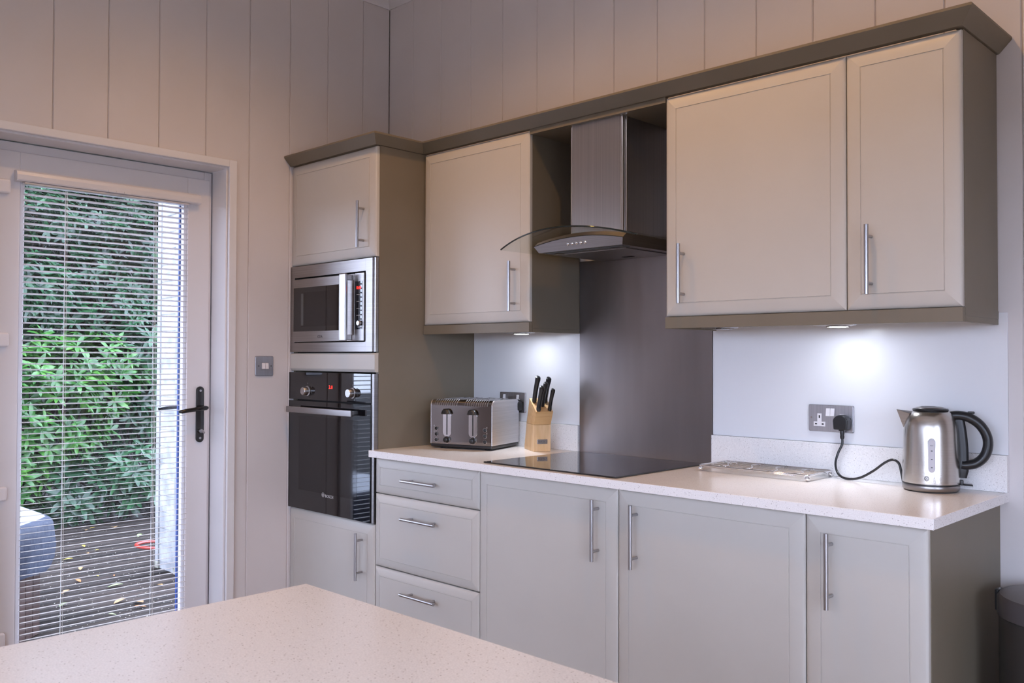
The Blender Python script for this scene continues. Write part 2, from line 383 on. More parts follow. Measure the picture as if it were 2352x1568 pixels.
DXF = -0.115                                    # room face of the leaf
d1 = thing('door_1', 'white glazed back door with black lever handle and hanging blind', loc=(-0.14, -1.29, 0), kind='structure')
f = B()
f.box(-0.19, -0.123, -0.895, DY1-0.009, 0, DZ-0.01, 0.004); f.box(-0.19, -0.123, DY0+0.009, -1.69, 0, DZ-0.01, 0.004)
f.box(-0.19, -0.123, -1.69, -0.895, 1.995, DZ-0.01, 0.004)
f.build('door_frame', 'pvc', d1)
LY0, LY1, LZ0, LZ1 = -1.715, -0.872, 0.02, 2.030
GY0, GY1, GZ0, GZ1 = -1.618, -0.972, 0.17, 1.925
lf = B()
lf.box(-0.175, DXF, LY0, GY0, LZ0, LZ1, 0.004); lf.box(-0.175, DXF, GY1, LY1, LZ0, LZ1, 0.004)
lf.box(-0.175, DXF, GY0-0.002, GY1+0.002, GZ1, LZ1, 0.004); lf.box(-0.175, DXF, GY0-0.002, GY1+0.002, LZ0, GZ0, 0.004)
lf.build('door_leaf', 'pvc', d1)
gb = B()
for (y0, y1, z0, z1) in ((GY0, GY0+0.016, GZ0, GZ1), (GY1-0.016, GY1, GZ0, GZ1)): gb.box(-0.135, -0.118, y0, y1, z0, z1, 0.003)
for (z0, z1) in ((GZ0, GZ0+0.016), (GZ1-0.016, GZ1)): gb.box(-0.135, -0.118, GY0+0.016, GY1-0.016, z0, z1, 0.003)
gb.build('glazing_bead', 'pvc', d1)
sp = B(); sp.box(-0.148, -0.138, GY1-0.0235, GY1-0.0165, GZ0, GZ1); sp.box(-0.148, -0.138, GY0+0.010, GY0+0.016, GZ0, GZ1)
sp.build('glazing_spacer', 'blue', d1)
B().box(-0.1365, -0.1335, GY0+0.001, GY1-0.001, GZ0+.001, GZ1-.001).build('pane', 'pane', d1)
for z in (1.893, 1.335, 0.777, 0.25):
    h = B().box(DXF, DXF+0.022, LY0-0.055, -1.655, z-0.026, z+0.026, 0.008, 3).build('hinge', 'wplast', d1)
hp = B()
pz0, pz1, py = 0.914, 1.150, -0.913
prof = [(py+0.0165*math.cos(a), pz1-0.0165+0.0165*math.sin(a)) for a in [k*PI/10 for k in range(11)]] + \
       [(py+0.0165*math.cos(a), pz0+0.0165+0.0165*math.sin(a)) for a in [PI+k*PI/10 for k in range(11)]]
hp.prism(prof, DXF+0.0005, DXF+0.0115, 'x', 0.002)
plate = hp.build('handle_plate', 'bhand', d1)
for z in (pz0+0.018, pz1-0.018): B().lathe([(0.0, 0), (0.005, 0), (0.005, 0.001), (0, 0.001)], 14, ax((DXF+0.0115, py, z), (1, 0, 0)), cap=False).build('screw', 'bar', plate)
lv = B()
lv.tube([(DXF+0.011, -0.905, 1.060), (DXF+0.045, -0.905, 1.060)], 0.0095, 14)
lv.tube([(DXF+0.048, -0.899, 1.061), (DXF+0.052, -0.915, 1.060), (DXF+0.053, -0.95, 1.057), (DXF+0.053, -0.985, 1.053), (DXF+0.052, -1.015, 1.049), (DXF+0.050, -1.024, 1.048)], [0.006, 0.0095, 0.009, 0.0085, 0.008, 0.005], 14)
lv.build('lever_handle', 'bhand', d1)
lo = B()
lo.tube([(-0.172, -0.905, 1.060), (-0.212, -0.905, 1.060)], 0.0095, 12)
lo.tube([(-0.214, -0.9, 1.063), (-0.218, -0.95, 1.062), (-0.218, -1.0, 1.059), (-0.216, -1.042, 1.055)], [0.008, 0.009, 0.0085, 0.006], 12)
lo.build('outer_lever_handle', 'bhand', d1)
ky = B(); ky.lathe([(0.0, 0), (0.0085, 0), (0.0085, 0.010), (0, 0.010)], 16, ax((DXF+0.0115, py, 0.962), (1, 0, 0)), cap=False)
ky.box(-0.002, 0.002, -0.006, 0.006, 0.010, 0.022, mtx=ax((DXF+0.0115, py, 0.962), (1, 0, 0)))
ky.box(-0.004, 0.004, -0.012, 0.012, 0.020, 0.028, 0.003, mtx=ax((DXF+0.0115, py, 0.962), (1, 0, 0)) @ Matrix.Rotation(math.radians(-50), 4, 'Z'))
ky.build('thumb_turn', 'bar', d1)

# ------------------------------------------------------------------ venetian blind
def slat_mesh(y0, y1, width, tilt, horizontal_x=False):
    n = 5; vs = []; fs = []
    for e_, y in enumerate((y0, y1)):
        for lay in (0, 0.0005):
            for k in range(n):
                s_ = (k/(n-1)-0.5)*width; h = 0.0022*(1-(2*s_/width)**2)+lay-0.0011
                vs.append(((s_*math.cos(tilt)-h*math.sin(tilt)), y, s_*math.sin(tilt)+h*math.cos(tilt)))
    for lay in (0, 1):
        a, b = lay*n, 2*n+lay*n
        for k in range(n-1):
            q = (a+k, a+k+1, b+k+1, b+k); fs.append(q if lay else q[::-1])
    for k in (0, n-1): fs.append((k, n+k, 3*n+k, 2*n+k))
    for off in (0, 2*n): fs.append(tuple(off+k for k in range(n))+tuple(off+n+k for k in reversed(range(n))))
    me = bpy.data.meshes.new('slat'); me.from_pydata([Vector(v) for v in vs], [], fs)
    if horizontal_x: me.transform(Matrix.Rotation(-PI/2, 4, 'Z'))
    for p in me.polygons: p.use_smooth = True
    me.set_sharp_from_angle(angle=math.radians(40)); me.materials.append(M['slat']); return me
bl = thing('venetian_blind', 'pale slatted venetian blind with open slats covering the door glass', 'blind', (-0.1, -1.29, 1.917))
hr = B(); hr.prism([(-0.1145, 1.958), (-0.092, 1.958), (-0.084, 1.952), (-0.080, 1.940), (-0.080, 1.922), (-0.084, 1.917), (-0.1145, 1.917)], -1.640, -0.928, 'y', 0.001)
hro = hr.build('headrail', 'pvc', bl)
hc = B()
for y in (-1.30, -1.27, -1.24): hc.box(-0.081, -0.077, y-0.013, y+0.013, 1.918, 1.926, 0.001)
hc.build('headrail_clip', 'pvc', hro)
B().box(-0.113, -0.088, -1.612, -0.978, 1.9085, 1.9165, 0.002).build('top_channel', 'slat', bl)
SX = -0.1005
sm = slat_mesh(-1.609, -0.976, 0.0235, math.radians(10))
z = 1.894; nsl = 0
while z > 0.205:
    o = bpy.data.objects.new('slat', sm); COL.objects.link(o); o.location = (SX, random.uniform(-.0008, .0008), z); o.rotation_euler = (0, random.gauss(0, 0.012), random.gauss(0, .0004)); put(o, bl)
    z -= 0.02155
B().box(-0.112, -0.089, -1.609, -0.976, 0.182, 0.196, 0.003).build('bottom_rail', 'slat', bl)
for y in (-1.462, -1.117):
    k = B()
    for dx in (-0.0125, 0.0125): k.tube([(SX+dx, y, 1.9), (SX+dx, y, 0.19)], 0.0007, 5)
    k.tube([(SX+0.013, y-0.006, 1.9), (SX+0.013, y-0.006, 0.19)], 0.0009, 5)
    k.build('ladder_cord', 'cord', bl)

# blinds on the windows behind the camera (seen mirrored in the glass splashback)
def back_blind(label, horizontal, a0, a1, z0, z1, pos, tilt):
    e = thing('venetian_blind', label, 'blind', (((a0+a1)/2, pos, z0) if horizontal else (pos, (a0+a1)/2, z0)))
    h = B()
    if horizontal: h.box(a0, a1, pos-0.02, pos+0.02, z1-0.035, z1)
    else: h.box(pos-0.02, pos+0.02, a0, a1, z1-0.035, z1)
    h.build('headrail', 'pvc', e)
    me = slat_mesh(a0, a1, 0.0265, tilt, horizontal); z = z1-0.06
    while z > z0+0.02:
        o = bpy.data.objects.new('slat', me); COL.objects.link(o); o.location = (0, pos, z) if horizontal else (pos, 0, z); put(o, e); z -= 0.0245
back_blind('closed slatted blind on the small window opposite the oven', True, WF[0][0]+.01, WF[0][1]-.01, WF[0][2]+.005, WF[0][3]-.02, Y1+0.02, math.radians(46))
back_blind('closed slatted blind on the small window opposite the hob', True, WF[1][0]+.01, WF[1][1]-.01, WF[1][2]+.005, WF[1][3]-.02, Y1+0.02, math.radians(46))

# ================================================================== KITCHEN UNITS
ZT, TT = 0.910, 0.0264
YB, YW = -0.5470, -0.3015
XS = 0.618
def cab_door(name, x0, x1, z0, z1, yf, parent, m='door', groove=0.040, thick=0.020):
    """framed door with a softly falling border and a fine routed line; faces -y"""
    g = groove
    rings = [(0.0, thick), (0.0, 0.0085), (0.0022, 0.0058), (0.006, 0.0042), (0.012, 0.0030), (0.020, 0.0017), (0.030, 0.0007), (g-0.002, 0.0001),
             (g, 0.0), (g+0.0006, 0.0018), (g+0.0022, 0.0018), (g+0.003, 0.0)]
    bm = bmesh.new(); R = []
    for i, d in rings:
        R.append([bm.verts.new((x, yf+d, z)) for x, z in ((x0+i, z0+i), (x1-i, z0+i), (x1-i, z1-i), (x0+i, z1-i))])
    for a, b in zip(R, R[1:]):
        for k in range(4): bm.faces.new((a[k], a[(k+1) % 4], b[(k+1) % 4], b[k]))
    bm.faces.new(R[-1]); bm.faces.new(R[0][::-1]); bmesh.ops.recalc_face_normals(bm, faces=bm.faces[:])
    me = bpy.data.meshes.new(name); bm.to_mesh(me); bm.free()
    for p in me.polygons: p.use_smooth = True
    me.set_sharp_from_angle(angle=math.radians(28))
    s = me.attributes.get('sharp_edge') or me.attributes.new('sharp_edge', 'BOOLEAN', 'EDGE')
    for e in me.edges:                                         # keep the mitres crisp
        a, b = (me.vertices[v].co for v in e.vertices)
        if abs(a.x-b.x) > 1e-5 and abs(a.z-b.z) > 1e-5: s.data[e.index].value = True
    me.materials.append(M[m]); o = bpy.data.objects.new(name, me); COL.objects.link(o); put(o, parent); return o
def handle(door, x, z, yf, vertical=True, L=0.188):
    b = B(); yb = yf-0.033; r = 0.0061; q = 0.064
    if vertical:
        b.tube([(x, yb, z-L/2), (x, yb, z+L/2)], r, 14)
        for s in (-q, q): b.tube([(x, yb, z+s), (x, yf+0.0015, z+s)], 0.0046, 10)
    else:
        b.tube([(x-L/2, yb, z), (x+L/2, yb, z)], r, 14)
        for s in (-q, q): b.tube([(x+s, yb, z), (x+s, yf+0.0015, z)], 0.0046, 10)
    return b.build('handle', 'bar', door)

# ---- tall oven housing
t = thing('oven_housing', 'tall cabinet holding the microwave and oven beside the glazed door wall', 'cabinet', (0.31, -0.28, 0))
B().box(XS-0.018, XS, YB+0.0195, -0.001, 0.0, 2.121).build('side_panel', 'taupe', t)
B().box(0.001, 0.019, YB+0.0195, -0.001, 0.0, 2.121).build('side_panel', 'taupe', t)
B().box(0.019, XS-0.018, YB+0.03, -0.001, 2.103, 2.121).build('top_panel', 'taupe', t)
B().box(0.019, XS-0.018, -0.012, -0.002, 0.0, 2.103).build('back_panel', 'dark', t)
B().box(0.019, XS-0.018, YB+0.03, -0.012, 1.6765, 1.690).build('shelf', 'taupe', t)
B().box(0.019, XS-0.018, YB+0.03, -0.012, 1.222, 1.240).build('shelf', 'taupe', t)
B().box(0.019, XS-0.018, YB+0.03, -0.012, 0.596, 0.612).build('shelf', 'taupe', t)
B().box(0.019, XS-0.018, YB+0.06, YB+0.075, 0.0, 0.118).build('plinth', 'taupe', t)
d = cab_door('door', 0.004, XS-0.002, 1.6775, 2.1185, YB, t); handle(d, 0.539, 1.810, YB)
d = cab_door('door', 0.004, XS-0.002, 0.122, 0.6130, YB, t); handle(d, 0.541, 0.480, YB)
fp = B(); fp.prism([(YB, 1.2150+0.012), (YB, 1.2925-0.006), (YB+0.005, 1.2925), (YB+0.02, 1.2925), (YB+0.02, 1.2150), (YB+0.007, 1.2150)], 0.004, XS-0.002, 'x', 0.0015)
fp.build('filler_panel', 'door', t)

# ---- built-in microwave
mw = thing('built_in_microwave', 'steel framed built-in microwave with dark window above the oven', 'microwave', (0.31, -0.3, 1.241))
yf = YB-0.001
b = B(); z0, z1 = 1.2975, 1.6735; xi0, xi1, zi0, zi1 = 0.0365, 0.5550, 1.338, 1.6225
b.box(0.004, xi0, yf, yf+0.02, z0, z1, 0.001); b.box(xi1, 0.600, yf, yf+0.02, z0, z1, 0.001)
b.box(xi0-0.001, xi1+0.001, yf, yf+0.02, zi1, z1, 0.001); b.box(xi0-0.001, xi1+0.001, yf, yf+0.02, z0, zi0, 0.001)
b.build('trim_frame', 'steel', mw)
B().box(0.030, 0.585, yf+0.022, -0.05, 1.2415, 1.66).build('oven_box', 'dark', mw)
B().box(0.6005, 0.6150, yf+0.006, yf+0.02, z0, z1).build('side_strip', 'steel', mw)
yd = yf-0.006
dr = B(); dr.box(0.0400, 0.4900, yd, yf+0.018, 1.3415, 1.6150, 0.0015); dro = dr.build('microwave_door', 'steel', mw)
B().box(0.0402, 0.4300, yd-0.0012, yd-0.0002, 1.3870, 1.5775).build('window', 'bglass', dro)
B().box(0.100, 0.384, yd-0.0016, yd-0.0013, 1.408, 1.556).build('window_mesh', 'wglass', dro)
B().box(0.1005, 0.119, yd-0.0021, yd-0.0017, 1.412, 1.552).build('door_label', 'grey', dro)
text('logo', 'CDA', 0.016, 'darkink', dro, at_front(0.244, yd-0.0004, 1.362), spacing=1.2)
cp = B(); cp.box(0.4915, 0.5520, yd, yf+0.018, 1.3415, 1.6165, 0.0015); cpo = cp.build('control_panel', 'steel', mw)
B().box(0.4935, 0.5415, yd-0.0012, yd-0.0002, 1.3885, 1.5825).build('control_glass', 'bglass', cpo)
text('display', '0:00', 0.0185, 'red', cpo, at_front(0.520, yd-0.0015, 1.556))
for z in (1.528, 1.500, 1.472, 1.444): B().box(0.505, 0.532, yd-0.0016, yd-0.0013, z, z+0.0016).build('button_mark', 'ink', cpo)
B().lathe([(0.0105, 0), (0.0105, 0.008), (0.009, 0.011), (0.0, 0.011)], 20, ax((0.5275, yd-0.001, 1.413), (0, -1, 0))).build('dial', 'bar', cpo)
B().box(0.512, 0.541, yd-0.0016, yd-0.0013, 1.396, 1.399).build('button_mark', 'ink', cpo)
h = B(); h.box(0.4350, 0.4800, yd-0.040, yd-0.026, 1.3420, 1.6150, 0.004); h.box(0.448, 0.472, yd-0.030, yd-0.0005, 1.590, 1.611, 0.002); h.box(0.448, 0.472, yd-0.030, yd-0.0005, 1.346, 1.367, 0.002)
h.build('handle', 'bar', dro)

# ---- built-in oven
ov = thing('built_in_oven', 'black glass single oven with steel bar handle and two knobs', 'oven', (0.31, -0.3, 0.613))
yf = YB-0.004
B().box(0.030, 0.585, YB+0.022, -0.05, 0.6135, 1.2).build('oven_box', 'dark', ov)
cpo = B().box(0.002, 0.597, yf, YB+0.02, 1.0915, 1.2095, 0.001).build('control_panel', 'bglass', ov)
dro = B().box(0.002, 0.597, yf-0.001, YB+0.02, 0.6170, 1.0855, 0.001).build('oven_door', 'bglass', ov)
B().box(0.5975, 0.6145, yf+0.004, YB+0.02, 0.6170, 1.2095, 0.0006).build('side_strip', 'steel', ov)
B().box(0.085, 0.510, yf-0.0016, yf-0.0012, 0.700, 1.020).build('oven_window', 'wglass', dro)
for x in (0.150, 0.478):
    k = B(); k.lathe([(0.022, 0), (0.022, 0.004), (0.018, 0.006), (0.018, 0.024), (0.016, 0.027), (0.0, 0.027)], 24, ax((x, yf-0.0001, 1.1290), (0, -1, 0)))
    ko = k.build('knob', 'bar', cpo)
    for i, (dx, dz) in enumerate(((0, 0.033), (0.028, 0.018), (0.031, -0.006), (0.016, -0.027))): B().box(x+dx-0.003, x+dx+0.003, yf-0.0005, yf-0.0001, 1.129+dz-0.003, 1.129+dz+0.003).build('dial_mark', 'grey', cpo)
text('display', '2.0', 0.021, 'red', cpo, at_front(0.322, yf-0.0005, 1.1490), spacing=1.1)
h = B(); h.box(0.045, 0.520, yf-0.042, yf-0.032, 1.036, 1.062, 0.0025); h.box(0.075, 0.105, yf-0.033, yf-0.001, 1.042, 1.056); h.box(0.46, 0.49, yf-0.033, yf-0.001, 1.042, 1.056)
h.build('handle', 'steel', dro)
em = B(); em.tube([(0.273+0.0088*math.cos(a), yf-0.0013, 0.6955+0.0088*math.sin(a)) for a in [2*PI*k/24 for k in range(24)]], 0.0009, 5, closed=True)
for s in (-1, 1): em.box(0.273+s*0.0042-0.001, 0.273+s*0.0042+0.001, yf-0.0016, yf-0.0012, 0.690, 0.701)
em.box(0.269, 0.277, yf-0.0016, yf-0.0012, 0.6948, 0.6962)
em.build('emblem', 'ink', dro)
text('logo', 'BOSCH', 0.0175, 'ink', dro, at_front(0.318, yf-0.0013, 0.6915), spacing=1.05)

# ---- base units
ZD = 0.8775
def base_unit(name, label, x0, x1):
    e = thing(name, label, 'cabinet', ((x0+x1)/2, -0.27, 0))
    B().box(x0+0.0008, x1-0.0008, YB+0.0205, -0.002, 0.12, ZT-TT-0.0005).build('carcass', 'taupe', e)
    B().box(x0+0.0008, x1-0.0008, YB+0.06, YB+0.075, 0.0, 0.1195).build('plinth', 'taupe', e); return e
g1 = 0.0015
A0, A1, A2, A3, A4 = XS+0.001, 1.2143, 1.8196, 2.4199, 2.7235
u = base_unit('drawer_unit', 'three drawer base unit next to the oven', A0, A1)
for z0, z1, hz in ((0.7425, ZD, 0.8092), (0.4575, 0.7390, 0.6655), (0.125, 0.4535, 0.3830)):
    d = cab_door('drawer', A0+0.003, A1-g1, z0, z1, YB, u, groove=0.032); handle(d, 0.9185, hz, YB, False, 0.192)
for nm, lab, x0, x1, hx in (('base_cabinet', 'base cabinet under the hob with its handle at the right', A1, A2, 1.747),
                            ('base_cabinet', 'wide base cabinet right of the hob with its handle at the left', A2, A3, 1.8925),
                            ('base_cabinet', 'narrow base cabinet at the open end of the run below the kettle', A3, A4-0.0185, 2.4915)):
    u = base_unit(nm, lab, x0, x1); xr = A4-0.002 if x1 > 2.6 else x1-g1
    d = cab_door('door', x0+g1, xr, 0.125, ZD, YB, u); handle(d, hx, 0.748, YB)
    if x1 > 2.6: B().box(A4-0.018, A4, YB+0.0205, -0.001, 0.0, ZT-TT-0.0005).build('end_panel', 'taupe', u)

# ---- worktop, upstands, splashbacks
XR = 2.7465
wt = B().box(XS+0.0005, XR, -0.5762, -0.0005, ZT-TT, ZT, 0.0012).build('worktop', 'quartz')
tag(wt, 'speckled pale quartz worktop running along the base units', 'worktop')
tag(B().box(XS+0.0005, 1.2225, -0.020, -0.0005, ZT+0.0003, 1.0115, 0.001).build('upstand', 'quartz'), 'speckled quartz upstand behind the toaster and knife block', 'upstand')
tag(B().box(1.8215, XR+0.0005, -0.020, -0.0005, ZT+0.0003, 1.0115, 0.001).build('upstand', 'quartz'), 'long speckled quartz upstand behind the kettle', 'upstand')
tag(B().box(XS+0.0005, 1.2235, -0.007, -0.0005, 1.012, 1.404, 0.001).build('glass_splashback', 'glassw'), 'white glass splashback behind the knife block', 'splashback')
tag(B().box(1.8205, 2.7470, -0.007, -0.0005, 1.012, 1.404, 0.001).build('glass_splashback', 'glassw'), 'white glass splashback behind the kettle', 'splashback')
tag(B().box(1.2240, 1.8200, -0.010, -0.0005, ZT+0.0003, 1.6525).build('steel_splashback', 'steelv'), 'brushed steel splashback behind the hob', 'splashback')

# ---- induction hob
hb = thing('induction_hob', 'black glass hob set in the quartz worktop', 'hob', (1.528, -0.3, ZT))
B().box(1.2402, 1.8160, -0.5490, -0.0480, ZT+0.0006, ZT+0.0052, 0.0015).build('glass_top', 'bglass', hb)

# ---- wall units
def wall_unit(label, x0, x1, dx0, dx1, hx, left_side=False, right_side=False):
    e = thing('wall_cabinet', label, 'cabinet', ((x0+x1)/2, -0.15, 1.385))
    B().box(x0+0.0006, x1-0.0006, YW+0.0205, -0.008, 1.3860, 2.1205).build('carcass', 'taupe', e)
    d = cab_door('door', dx0, dx1, 1.4095, 2.1165, YW, e); handle(d, hx, 1.5425, YW); return e
wall_unit('wall cabinet left of the cooker hood next to the tall oven cabinet', 0.6205, 1.2216, 0.6225, 1.2200, 1.1495)
wall_unit('wide wall cabinet right of the cooker hood', 1.8236, 2.4222, 1.8250, 2.4207, 1.896)
wall_unit('narrow wall cabinet at the open end of the run above the kettle', 2.4222, 2.7245, 2.4237, 2.7228, 2.4932)
def light_rail(label, x0, x1, l, r):
    e = thing('light_rail', label, 'light rail', ((x0+x1)/2, YW, 1.37))
    b = B(); y0 = YW+0.002
    # front strip covers the carcass edge, the lower lip hides the lamps
    b.box(x0, x1, y0, y0+0.0175, 1.3708, 1.4070, 0.0008); b.build('front_strip', 'taupe', e)
    if r: B().box(x1-0.012, x1+0.0006, y0+0.018, -0.009, 1.3708, 1.3855).build('side_strip', 'taupe', e)
    if r: B().box(x1-0.0003, x1+0.0012, y0+0.018, -0.009, 1.3858, 1.4070).build('side_strip', 'taupe', e)
    if l: B().box(x0-0.0006, x0+0.012, y0+0.018, -0.009, 1.3708, 1.3855).build('side_strip', 'taupe', e)
light_rail('taupe light rail under the wall cabinet left of the hood', 0.6205, 1.2216, False, True)
light_rail('long taupe light rail under the two right wall cabinets', 1.8236, 2.7245, True, True)

# ---- cornice and bridging board
cn = thing('cornice', 'taupe cornice moulding running along the tops of tall and wall cabinets', 'cornice', (1.3, -0.3, 2.121))
c = B(); sweep(c, [(0.0008, YB), (XS, YB), (XS, YW), (2.7245, YW), (2.7245, -0.001)], [(-0.018, 2.1225), (0.004, 2.1225), (0.008, 2.126), (0.034, 2.153), (0.0375, 2.157), (0.0375, 2.163), (0.035, 2.165), (-0.018, 2.165)])
c.build('moulding', 'taupe', cn, 20)
B().box(1.2225, 1.8228, YW+0.003, YW+0.020, 2.1040, 2.1220).build('bridging_board', 'taupe', cn)
B().box(1.2225, 1.8228, YW+0.0205, -0.002, 2.1060, 2.1200).build('bridging_top', 'taupe', cn)

# ---- cooker hood
hd = thing('cooker_hood', 'steel chimney cooker hood with curved glass canopy', 'cooker hood', (1.5215, -0.2, 1.647))
XC = 1.5215
ch = B(); x0, x1, yc = 1.4115, 1.6315, -0.281
ch.box(x0, x1, yc, -0.001, 1.70, 2.1055, 0.0)
cho = ch.build('chimney', 'steelh', hd)
for sx in (x0, x1):
    s = 1 if sx > XC else -1
    e = B(); e.tube([(sx+s*0.0005, yc+0.006, 1.705), (sx+s*0.0005, yc+0.006, 2.1050)], 0.0068, 14); e.tube([(sx+s*0.0015, yc+0.026, 1.705), (sx+s*0.0015, yc+0.026, 2.1050)], 0.0062, 14)
    e.build('corner_strip', 'chrome', cho)
def arch(x): return 1.664+0.046*(1-((x-XC)/0.3)**2)
def plan(x): return -0.448-0.047*(1-((x-XC)/0.3)**2)
N = 28; vs = []; fs = []
for i in range(N+1):
    x = XC-0.2985+0.597*i/N
    for yy in (plan(x), -0.012):
        vs.append((x, yy, arch(x))); vs.append((x, yy, arch(x)-0.005))
for i in range(N):
    a, b_ = 4*i, 4*i+4
    fs += [(a, b_, b_+2, a+2), (a+1, a+3, b_+3, b_+1)]
fs += [(0, 2, 3, 1), (4*N, 4*N+1, 4*N+3, 4*N+2)]
gl = B(); gl.raw(vs, fs); glo = gl.build('glass_canopy', 'canopy', hd)
eg = B(); eg.tube([(XC-0.2985+0.597*i/N, plan(XC-0.2985+0.597*i/N)-0.0004, arch(XC-0.2985+0.597*i/N)-0.0025) for i in range(N+1)], 0.0028, 8)
eg.build('glass_edge', 'cedge', glo)
bd = B(); vs = []; fs = []; BX0, BX1 = 1.325, 1.718
for i in range(N+1):
    x = BX0+(BX1-BX0)*i/N; xb = BX0+0.012+(BX1-BX0-0.024)*i/N
    vs += [(xb, -0.372, 1.6465), (x, -0.386, arch(x)-0.022), (x, -0.366, arch(x)-0.0065), (x, -0.012, arch(x)-0.0065), (xb, -0.012, 1.6465)]
for i in range(N):
    a = 5*i; b_ = a+5
    for k in range(5): fs.append((a+k, a+(k+1) % 5, b_+(k+1) % 5, b_+k))
fs += [(0, 4, 3, 2, 1), tuple(5*N+k for k in range(5))]
bd.raw(vs, fs); bmesh.ops.recalc_face_normals(bd.bm, faces=bd.bm.faces[:]); bdo = bd.build('canopy_body', 'steel', hd, 25)
sl = B(); sl.tube([(BX0+(BX1-BX0)*i/N, -0.3865, arch(BX0+(BX1-BX0)*i/N)-0.0215) for i in range(N+1)], 0.0014, 6); sl.build('body_seam', 'dark', bdo)
for k in range(5):
    x = 1.480+0.0193*k; B().lathe([(0.0062, 0), (0.0062, 0.003), (0.0045, 0.0052), (0, 0.0058)], 16, ax((x, -0.3795, 1.6668), (0, -0.96, -0.28))).build('push_button', 'chrome', bdo)
ft = B(); ft.box(1.375, 1.668, -0.300, -0.045, 1.6435, 1.6462, 0.001); fto = ft.build('grease_filter', 'steel', hd)
B().box(1.50, 1.545, -0.105, -0.085, 1.6422, 1.6434).build('filter_latch', 'dark', fto)
B().box(1.352, 1.692, -0.352, -0.312, 1.6440, 1.6463).build('lamp_strip', 'grey', hd)
for x in (1.40, 1.645): B().lathe([(0, 0), (0.017, 0), (0.019, -0.0018), (0, -0.0018)], 20, Matrix.Translation((x, -0.332, 1.6438)), cap=False).build('lamp_lens', 'chrome', hd)

# ---- under-cabinet lamps
def cab_lamp(label, x, y, lit):
    e = thing('under_cabinet_light', label, 'light', (x, y, 1.3855))
    zb = 1.3855
    b = B(); b.prism([(x-0.062, y-0.045), (x+0.062, y-0.045), (x+0.062, y-0.02), (x+0.02, y+0.05), (x-0.02, y+0.05), (x-0.062, y-0.02)], zb-0.0125, zb-0.0003, 'z', 0.002)
    b.build('lamp_body', 'bar', e)
    B().lathe([(0.030, 0), (0.034, 0), (0.034, -0.004), (0.030, -0.004)], 28, Matrix.Translation((x, y-0.008, zb-0.0125)), cap=False).build('lamp_ring', 'chrome', e)
    B().lathe([(0.0295, 0), (0.0295, -0.003), (0.024, -0.005), (0, -0.0058)], 28, Matrix.Translation((x, y-0.008, zb-0.0125))).build('lens', 'lens' if lit else 'gauge', e)
    if lit:
        l = bpy.data.lights.new('cabinet_lamp', 'AREA'); l.shape = 'DISK'; l.size = 0.05; l.energy = 0.33; l.color = COOL
        o = bpy.data.objects.new('cabinet_lamp', l); COL.objects.link(o); o.location = (x, y-0.008, zb-0.0195)
        spot((x, y-0.012, zb-0.0215), 5.5, COOL, 84, 0.7, 0.02, (math.radians(-17), 0, 0))
cab_lamp('lit lamp under the wall cabinet left of the hood', 1.035, -0.135, True)
cab_lamp('lit lamp under the right wall cabinets above the socket', 2.328, -0.135, True)
cab_lamp('unlit lamp under the right wall cabinets beside the steel splashback', 1.958, -0.16, False)

# ================================================================== SOCKETS, SWITCH
def rounded(x0, x1, z0, z1, r, n=4):
    out = []
    for cx, cz, a0 in ((x1-r, z1-r, 0), (x0+r, z1-r, PI/2), (x0+r, z0+r, PI), (x1-r, z0+r, 1.5*PI)):
        out += [(cx+r*math.cos(a0+PI/2*k/n), cz+r*math.sin(a0+PI/2*k/n)) for k in range(n+1)]
    return out
def socket(label, x0, x1, z0, z1, sw):
    e = thing('double_socket', label, 'socket', ((x0+x1)/2, -0.008, z0))
    y0, y1 = -0.0150, -0.0073
    B().prism(rounded(x0, x1, z0, z1, 0.004), y0, y1, 'y', 0.0022).build('face_plate', 'plate', e)
    xm = (x0+x1)/2; h = z1-z0
    for s in sw:
        r = B(); xx = xm+s; zc = z0+h*0.73
        r.prism([(y0-0.001, zc-0.013), (y0-0.0065, zc-0.012), (y0-0.003, zc+0.012), (y0-0.001, zc+0.013)], xx-0.0068, xx+0.0068, 'x', 0.0008)
        r.build('rocker_switch', 'wplast', e)
    for s in (-1, 1):
        xo = xm+s*(x1-x0)*0.252; zo = z0+h*0.38
        ins = B().prism([(xo-0.019, zo-0.0155), (xo+0.019, zo-0.0155), (xo+0.019, zo-0.001), (xo+0.007, zo-0.001), (xo+0.007, zo+0.0245), (xo-0.007, zo+0.0245), (xo-0.007, zo-0.001), (xo-0.019, zo-0.001)], y0-0.0008, y0-0.0001, 'y').build('outlet_insert', 'wplast', e)
        sl = B(); sl.box(xo-0.0021, xo+0.0021, y0-0.0012, y0-0.0009, zo+0.010, zo+0.019)
        for q in (-1, 1): sl.box(xo+q*0.011-0.0032, xo+q*0.011+0.0032, y0-0.0012, y0-0.0009, zo-0.0105, zo-0.0062)
        sl.build('pin_slot', 'dark', ins)
        B().lathe([(0, 0), (0.0028, 0), (0.0028, 0.0006), (0, 0.0006)], 12, ax((xm+s*(x1-x0)*0.43, y0, z0+h*0.52), (0, -1, 0)), cap=False).build('screw', 'chrome', e)
    return e
socket('steel double socket on the white glass next to the kettle', 2.1738, 2.3185, 1.0465, 1.1305, (-0.0072, 0.0072))
socket('steel double socket partly hidden behind the toaster', 0.7880, 0.9350, 1.0470, 1.1310, (-0.045, 0.0335))
sw = thing('light_switch', 'brushed steel light switch with two white rockers on the panelled wall', 'light switch', (0, -0.677, 1.194))
sy0, sy1, sz0, sz1 = -0.7205, -0.6335, 1.1935, 1.2790
B().prism(rounded(sy0, sy1, sz0, sz1, 0.005), 0.0004, 0.0075, 'x', 0.002).build('face_plate', 'plate', sw)
ym, zm = (sy0+sy1)/2+0.002, (sz0+sz1)/2
